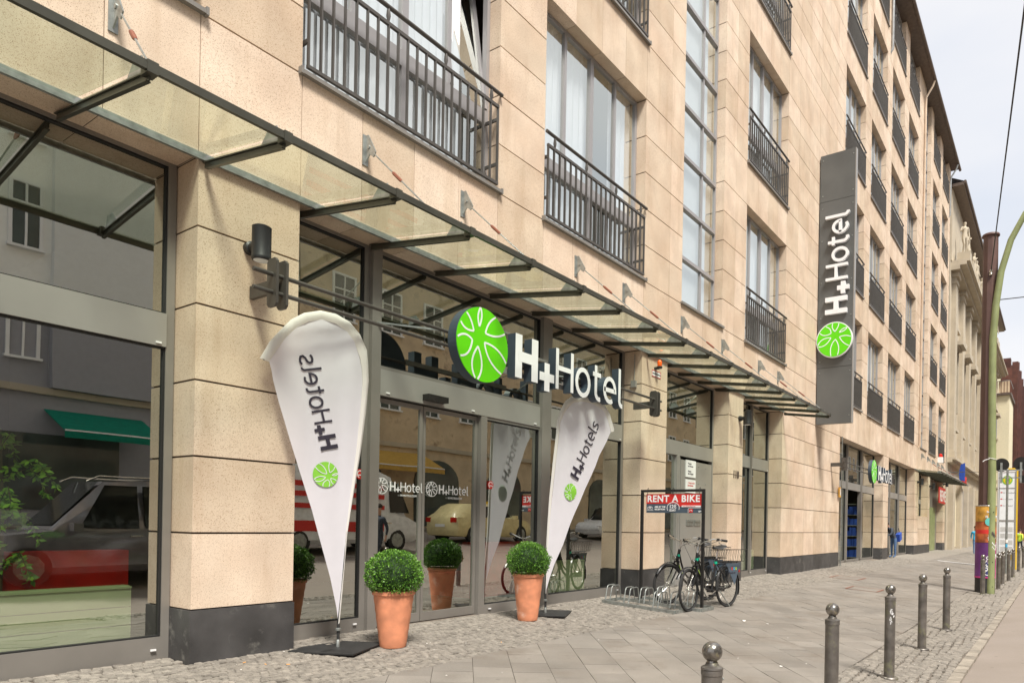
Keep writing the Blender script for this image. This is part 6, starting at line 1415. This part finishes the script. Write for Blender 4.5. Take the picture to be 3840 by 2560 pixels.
def car(name, label, x, y, dirn, L, Hh, Wd_, mt, kind, cat='car', rimm='steel'):
    """body lofted from cross sections along its length; nose towards +x of its own frame"""
    t = thing(name, label, cat, (x, y, road_z(y)), 0 if dirn > 0 else pi)
    van = kind == 'van'
    # stations: t, half width, sill z, shoulder z, roof z, half width of roof
    if van: ST = [(0, .86, .42, .95, 1.0, .80), (.02, .95, .30, 1.1, Hh*.96, .80), (.1, 1, .26, 1.15, Hh, .88), (.7, 1, .26, 1.15, Hh, .88), (.8, 1, .28, 1.12, Hh*.93, .84), (.9, .97, .28, 1.05, 1.10, .80), (.97, .9, .32, .9, .93, .75), (1, .8, .42, .7, .72, .7)]
    else: ST = [(0, .80, .40, .90, .92, .70), (.02, .93, .28, 1.0, 1.06, .70), (.10, .98, .24, 1.0, Hh*.90, .66), (.20, 1, .22, 1.0, Hh*.98, .72), (.42, 1, .22, .98, Hh, .74), (.58, 1, .22, .97, Hh*.97, .72), (.74, .99, .22, .96, .99, .74), (.90, .96, .24, .88, .90, .76), (.98, .86, .28, .70, .74, .70), (1, .74, .40, .60, .62, .60)]
    vs = []; fs = []; m_ = 10; hw = Wd_/2
    for (u, w_, s0, sh, rf, wr_) in ST:
        X = (u-.5)*L; a = w_*hw; b = min(wr_*hw, a)
        if rf < sh+.12: b = a*.86
        for yy, zz in ((a*.9, s0), (a, s0+.12), (a*1.0, (s0+sh)/2), (a*.97, sh), (b, (sh+rf)/2+.2*(rf-sh) if rf > sh+.12 else (sh+rf)/2), (b*.82, rf)): vs.append((X, yy, zz))
        for yy, zz in reversed(((a*.9, s0), (a, s0+.12), (a, (s0+sh)/2), (a*.97, sh), (b, (sh+rf)/2+.2*(rf-sh) if rf > sh+.12 else (sh+rf)/2), (b*.82, rf))): vs.append((X, -yy, zz))
    n = 12
    for i in range(len(ST)-1):
        for j in range(n): fs.append((i*n+j, i*n+(j+1) % n, (i+1)*n+(j+1) % n, (i+1)*n+j))
    fs += [tuple(range(n)), tuple((len(ST)-1)*n+n-1-j for j in range(n))]
    mb = MB(); mb.add(vs, fs); mb.build('body', mt, t, smooth=True)
    wx = (.19*L-L/2+.02, .81*L-L/2); rw = .34
    for X in wx:
        for s_ in (-1, 1):
            o = bpy.data.objects.new('wheel', None); col.objects.link(o); o.parent = t; o.location = (X, s_*(hw-.10), rw)
            mb = MB(); mb.lathe((0, -.11, 0), [(rw*.7, 0), (rw, .02), (rw, .20), (rw*.7, .22)], 22, ax=(0, 1, 0)); mb.build('tyre', 'tyre', o, smooth=True)
            mb = MB(); mb.lathe((0, -.125 if s_ < 0 else .115, 0), [(rw*.66, 0), (rw*.6, .008), (rw*.1, .010)], 10, ax=(0, 1, 0)); mb.build('rim', rimm, o)
    zb_, zr = (1.2, Hh*.86) if van else (1.02, Hh*.93)
    for s_ in (-1, 1):
        F = (Vector((0, s_*hw*.90, 0)), Vector((1, 0, 0)), Vector((0, 0, 1)), Vector((0, s_, 0))); lo, hi = hw*.97*s_, hw*.80*s_
        quads = [(-.27, -.03, -.30, -.03), (-.01, .17, -.01, .09)] if not van else [(.26, .40, .26, .34)]
        for (a, b, c_, d_) in quads:
            mb = MB(); mb.add([(a*L, lo+.012*s_, zb_), (b*L, lo+.012*s_, zb_), (d_*L, hi+.045*s_, zr), (c_*L if c_ != -.30 else -.24*L, hi+.045*s_, zr)], [(0, 1, 2, 3)]); mb.add([(a*L, lo-.02*s_, zb_), (b*L, lo-.02*s_, zb_), (d_*L, hi, zr), (-.24*L if c_ == -.30 else c_*L, hi, zr)], [(0, 1, 2, 3)]); mb.build('side_window', 'carglass', t, fix=False)
        for X in (.0, -.25) if not van else (.25,):
            mb = MB(); mb.box(X*L-.10, X*L+.10, min(hw*.99*s_, hw*1.02*s_), max(hw*.99*s_, hw*1.02*s_), .86, .89); mb.build('door_handle', 'chrome', t)
        mb = MB(); mb.obox((.19*L, s_*(hw+.10), 1.03), (1, 0, 0), (0, 1, 0), (0, 0, 1), .07, .10, .07); mb.build('wing_mirror', mt, t)
        mb = MB(); mb.box(.462*L, .485*L, *sorted((s_*hw*.55, s_*hw*.82)), .60, .72); mb.build('headlight', 'chrome', t)
        mb = MB(); mb.box(-.502*L, -.487*L, *sorted((s_*hw*.6, s_*hw*.86)), .80, .98); mb.build('tail_light', 'redlamp', t)
    if not van:
        mb = MB(); mb.add([(.232*L, -hw*.66, 1.06), (.232*L, hw*.66, 1.06), (.095*L, hw*.60, Hh*.955+.02), (.095*L, -hw*.60, Hh*.955+.02)], [(0, 1, 2, 3)]); mb.build('windscreen', 'carglass', t, fix=False)
        mb = MB(); mb.add([(-.41*L, -hw*.6, 1.16), (-.41*L, hw*.6, 1.16), (-.335*L, hw*.5, Hh*.90), (-.335*L, -hw*.5, Hh*.90)], [(0, 1, 2, 3)]); mb.build('rear_window', 'carglass', t, fix=False)
        mb = MB(); mb.box(-.506*L, -.497*L, -.26, .26, .62, .73); mb.build('number_plate', 'white', t)
    return t
c_ = car('parked_suv', 'dark grey car with roof rails behind the camera, mirrored in the big left window', 6.0, -1.9, -1, 5.3, 1.95, 2.0, 'carblack', 'car', rimm='castiron')
for s_ in (-1, 1): mb = MB(); mb.tube([(-1.5, .62*s_, 1.90), (-1.3, .64*s_, 1.98), (.5, .64*s_, 1.98), (.7, .62*s_, 1.88)], .018, 6); mb.build('roof_rail', 'chrome', c_, smooth=True)
c_ = car('taxi_cab', 'pale yellow taxi across the road, mirrored in the right sliding door', 21.2, -6.4, 1, 4.6, 1.58, 1.85, 'taxi', 'car')
mb = MB(); mb.box(-.05, .25, -.2, .2, 1.57, 1.70); s_ = mb.build('roof_sign', 'yellow', c_); text_mesh('TAXI', .12, (Vector((-.053, .15, 1.59)), Vector((0, -1, 0)), Vector((0, 0, 1)), Vector((-1, 0, 0))), 'ink', 'roof_lettering', s_)
c_ = car('ambulance', 'white van with red stripes on the road, mirrored in the left sliding door', 12.9, -4.8, 1, 5.6, 2.5, 2.05, 'carwhite', 'van', 'van')
for z in (.62, 1.28, 1.62, 1.9): 
    for s_ in (-1, 1): mb = MB(); mb.box(-2.4, 1.2, *sorted((s_*1.022, s_*1.032)) if z < 1.2 else sorted((s_*(1.03-.06*(z-1.15)), s_*(1.04-.06*(z-1.15)))), z, z+.14 if z > 1 else z+.3); mb.build('red_stripe', 'signred', c_)
c_ = car('white_suv', 'white car across the road, mirrored in the window right of the entrance', 31.5, -6.6, -1, 4.8, 1.75, 1.95, 'carwhite', 'car')
# tidy: report file is not needed
